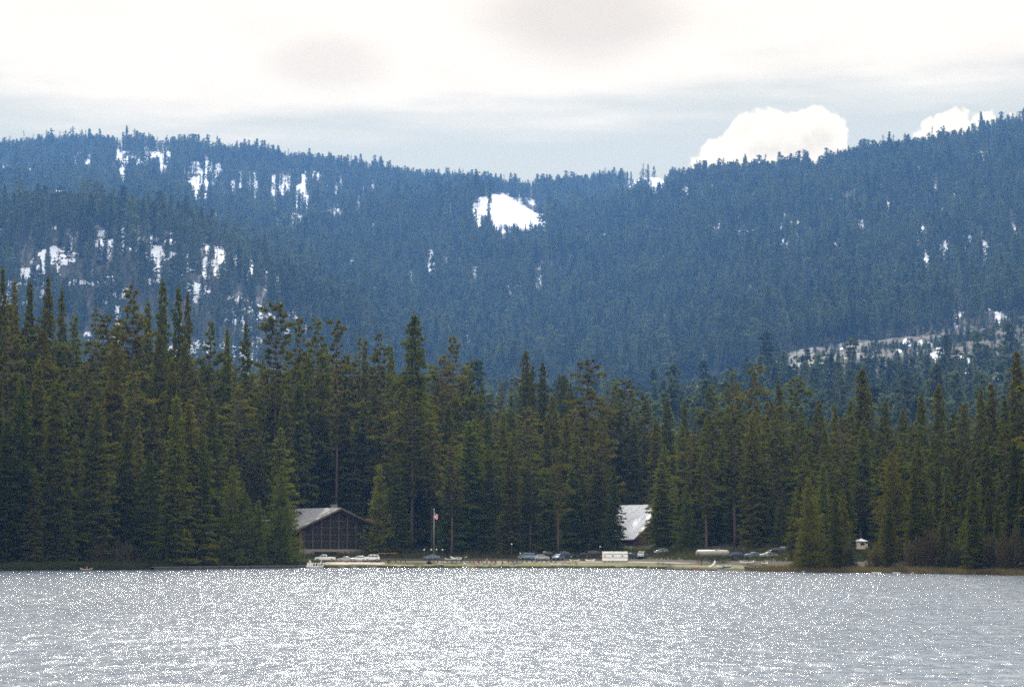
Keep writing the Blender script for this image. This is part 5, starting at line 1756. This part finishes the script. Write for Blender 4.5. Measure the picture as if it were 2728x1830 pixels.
def skin_mesh(verts, edges, root, mats, cls):
    """grow one continuous body; cls(co) -> material slot"""
    me = bpy.data.meshes.new('body')
    me.from_pydata([v[:3] for v in verts], edges, [])
    ob = bpy.data.objects.new('body', me); COL.objects.link(ob)
    md = ob.modifiers.new('skin', 'SKIN'); sb = ob.modifiers.new('sub', 'SUBSURF'); sb.levels = sb.render_levels = 1
    for sv, v in zip(me.skin_vertices[0].data, verts):
        r = v[3]; sv.radius = (r, v[4] if len(v) > 4 else r)
    me.skin_vertices[0].data[0].use_root = True
    dg = bpy.context.evaluated_depsgraph_get(); dg.update()
    m2 = bpy.data.meshes.new_from_object(ob.evaluated_get(dg))
    bpy.data.objects.remove(ob)
    m2.name = 'body'
    m2.materials.clear()
    for m in mats: m2.materials.append(m)
    for p in m2.polygons:
        p.material_index = cls(p.center); p.use_smooth = True
    return link('body', m2, root)


def person(px, d, pose, top, bottom, hair, label, rz=0.0, group='people on the lawn', zabs=None):
    u = (px - 1364) / FPX
    Yd = float(shoreY(u)) + d; x = colX(px, Yd)
    o = empty('person', (x, Yd, gz(x, Yd) if zabs is None else zabs), rz, label, 'person', group)
    if pose == 'stand':
        hip = .92; V = [(0, 0, hip, .15, .12), (0, 0, 1.12, .14, .10), (0, 0, 1.36, .18, .11), (0, 0, 1.48, .06), (0, -.02, 1.56, .07), (0, -.02, 1.66, .095), (0, -.01, 1.73, .07)]
        legs = [[(s * .10, 0, .88, .09), (s * .11, -.02, .48, .062), (s * .12, .02, .09, .042), (s * .12, -.14, .03, .038)] for s in (-1, 1)]
        arms = [[(s * .20, 0, 1.40, .052), (s * .25, .02, 1.12, .042), (s * .26, -.06, .88, .03)] for s in (-1, 1)]
        ht = 1.66; hx = -.02
        waist = .95
    elif pose == 'sit':
        hip = .14; V = [(0, 0, hip, .17, .15), (0, .04, .36, .14, .11), (0, .02, .60, .18, .11), (0, 0, .72, .06), (0, -.03, .80, .07), (0, -.03, .90, .095), (0, -.02, .97, .07)]
        legs = [[(s * .11, -.12, .15, .09), (s * .17, -.40, .42, .065), (s * .14, -.62, .07, .045), (s * .14, -.76, .04, .036)] for s in (-1, 1)]
        arms = [[(s * .20, 0, .63, .05), (s * .27, -.10, .40, .04), (s * .20, -.34, .40, .03)] for s in (-1, 1)]
        ht = .90; hx = -.03; waist = .22
    else:  # kneel / paddle
        hip = .30; V = [(0, 0, hip, .16, .14), (0, 0, .52, .14, .11), (0, -.02, .76, .18, .11), (0, -.03, .88, .06), (0, -.06, .96, .07), (0, -.06, 1.06, .095), (0, -.05, 1.13, .07)]
        legs = [[(s * .11, -.06, .25, .09), (s * .14, -.36, .10, .065), (s * .13, 0, .06, .045), (s * .13, .16, .05, .036)] for s in (-1, 1)]
        arms = [[(s * .20, -.02, .78, .05), (s * .26, -.20, .60, .04), (s * .20, -.42, .62, .03)] for s in (-1, 1)]
        ht = 1.06; hx = -.06; waist = .36
    verts = list(V); edges = [(i, i + 1) for i in range(6)]
    for lg in legs:
        b = len(verts); verts += lg; edges += [(0, b)] + [(b + i, b + i + 1) for i in range(3)]
    for s, am in zip((-1, 1), arms):
        b = len(verts); verts += am; edges += [(2, b), (b, b + 1), (b + 1, b + 2)]
        w_ = Vector(am[2][:3]); dd_ = (w_ - Vector(am[1][:3])).normalized()
        side = Vector((1, 0, 0)) if abs(dd_.x) < .8 else Vector((0, 1, 0))
        palm = w_ + dd_ * .07
        pi_ = len(verts); verts.append((*palm, .028)); edges.append((b + 2, pi_))
        for k, (off, ln) in enumerate(((-.030, .070), (-.010, .082), (.010, .076), (.030, .060))):
            p1 = palm + side * off + dd_ * ln * .55; p2 = palm + side * off + dd_ * ln + Vector((0, -.02, -.015))
            q = len(verts); verts += [(*p1, .009), (*p2, .008)]; edges += [(pi_, q), (q, q + 1)]
        p1 = w_ + dd_ * .03 - side * s * .045; p2 = w_ + dd_ * .07 - side * s * .06
        q = len(verts); verts += [(*p1, .010), (*p2, .009)]; edges += [(b + 2, q), (q, q + 1)]
    wr = [Vector(a[2][:3]) for a in arms]; ank = [Vector(l[2][:3]) for l in legs]

    def cls(c):
        c = Vector(c)
        if (c - Vector((0, hx, ht))).length < .155 or (c.z > V[3][2] and abs(c.x) < .08): return 0
        if min((c - q_).length for q_ in wr) < .13: return 0
        if pose == 'stand':
            if c.z < .1: return 3
            return 2 if c.z < waist else 1
        if min((c - q_).length for q_ in ank) < .14: return 3
        if c.z < waist or (c.y < -.10 and min((c - Vector(a[1][:3])).length for a in arms) > .16 and min((c - q_).length for q_ in wr) > .2): return 2
        return 1
    skin_mesh(verts, edges, o, [M_SKIN, CLOTH[top], CLOTH[bottom], M_TYRE], cls)
    h = MB().sphere((0, hx + .02, ht + .035), .112, 12, 8, sq=(1, 1.02, 1))
    hm = h.build('hair', hair, o, smooth=True)
    f = MB(); f.sphere((-.035, hx - .098, ht + .01), .012, 6, 4); f.sphere((.035, hx - .098, ht + .01), .012, 6, 4)
    f.build('eyes', M_BLACK, o)
    f = MB(); f.add([(-.015, hx - .09, ht - .03), (.015, hx - .09, ht - .03), (0, hx - .125, ht - .028), (0, hx - .092, ht + .015)], [(0, 1, 2), (0, 2, 3), (1, 3, 2), (0, 3, 1)])
    f.build('nose', M_SKIN, o)
    MB().box((0, hx - .092, ht - .058), (.04, .012, .010)).build('mouth', CLOTH['pink'], o)
    for s in (-1, 1): MB().sphere((s * .098, hx, ht), .022, 6, 4, sq=(.5, 1, 1.3)).build('ear', M_SKIN, o)
    return o


PEOPLE = [(1036, 13, 'stand', 'black', 'black', M_HAIRD, 'person in black standing on the sand left of the flagpole', .4),
          (1176, 5, 'sit', 'tan', 'grey', M_HAIRB, 'person in tan seated near the water below the flagpole', .2),
          (1182, 9, 'sit', 'green', 'denim', M_HAIRD, 'person in green seated on the lawn right of the flagpole', -.5),
          (1214, 13, 'sit', 'teal', 'black', M_HAIRD, 'person in teal seated near a grey picnic table', .7),
          (1232, 17, 'stand', 'black', 'denim', M_HAIRD, 'person in dark jacket standing by the lawn bollards', 2.8),
          (1238, 8, 'sit', 'white', 'blue', M_HAIRB, 'person in white seated in front of the standing dark one', .1),
          (1240, 15, 'stand', 'navy', 'grey', M_HAIRD, 'person in navy standing behind the seated person in white', .5),
          (1264, 11, 'sit', 'red', 'tan', M_HAIRB, 'person in red seated on the lawn, left of the group', -.3),
          (1269, 12, 'sit', 'pink', 'white', M_HAIRD, 'person in pink seated beside the one in red', .8),
          (1276, 13, 'stand', 'black', 'navy', M_HAIRD, 'person in black standing right of the pair in red and pink', 1.0),
          (1289, 12, 'sit', 'green', 'grey', M_HAIRD, 'person in green seated in the middle of the group', .2),
          (1297, 14, 'stand', 'tan', 'black', M_HAIRB, 'person in tan standing in the middle of the group', -.6),
          (1304, 13, 'sit', 'pink', 'denim', M_HAIRB, 'person in pink seated right of the standing one in tan', .1),
          (1306, 6, 'sit', 'teal', 'black', M_HAIRD, 'person in teal seated lowest on the lawn near the water', .4),
          (1318, 10, 'sit', 'red', 'denim', M_HAIRD, 'person in red seated right of centre of the lawn', -.4),
          (1321, 15, 'stand', 'navy', 'black', M_HAIRD, 'person in navy standing behind the right hand one in red', .9),
          (1331, 9, 'sit', 'yellow', 'white', M_HAIRB, 'person in yellow seated low on the lawn', .3),
          (1339, 12, 'sit', 'black', 'tan', M_HAIRD, 'person in black seated right of the one in yellow', -.2),
          (1360, 11, 'sit', 'pink', 'grey', M_HAIRD, 'person in pink seated left of the one in bright blue', .5),
          (1369, 9, 'sit', 'blue', 'navy', M_HAIRD, 'person in bright blue seated at the right end of the people', -.1),
          (1425, 16, 'stand', 'teal', 'grey', M_HAIRD, 'person in grey green standing alone on the lawn before the silver car', .2),
          (1534, 12, 'sit', 'green', 'black', M_HAIRD, 'person in dark green seated alone near the lawn path', .6)]
for px, d, ps, a, b, h, lab, rz in PEOPLE:
    person(px, d, ps, a, b, h, lab, rz)

# paddler on a board near the left shore
pb_ = canoe('kayak', 231, -8, 3.0, M_GREYW, 'grey kayak with a paddler in red off the left shore', .1, 'kayak', w_=.34, z0=-.06, group='boats on the water')
person(232, -8, 'kneel', 'red', 'navy', M_HAIRD, 'person in red paddling the grey kayak off the left shore', 0, group='paddlers', zabs=.06)
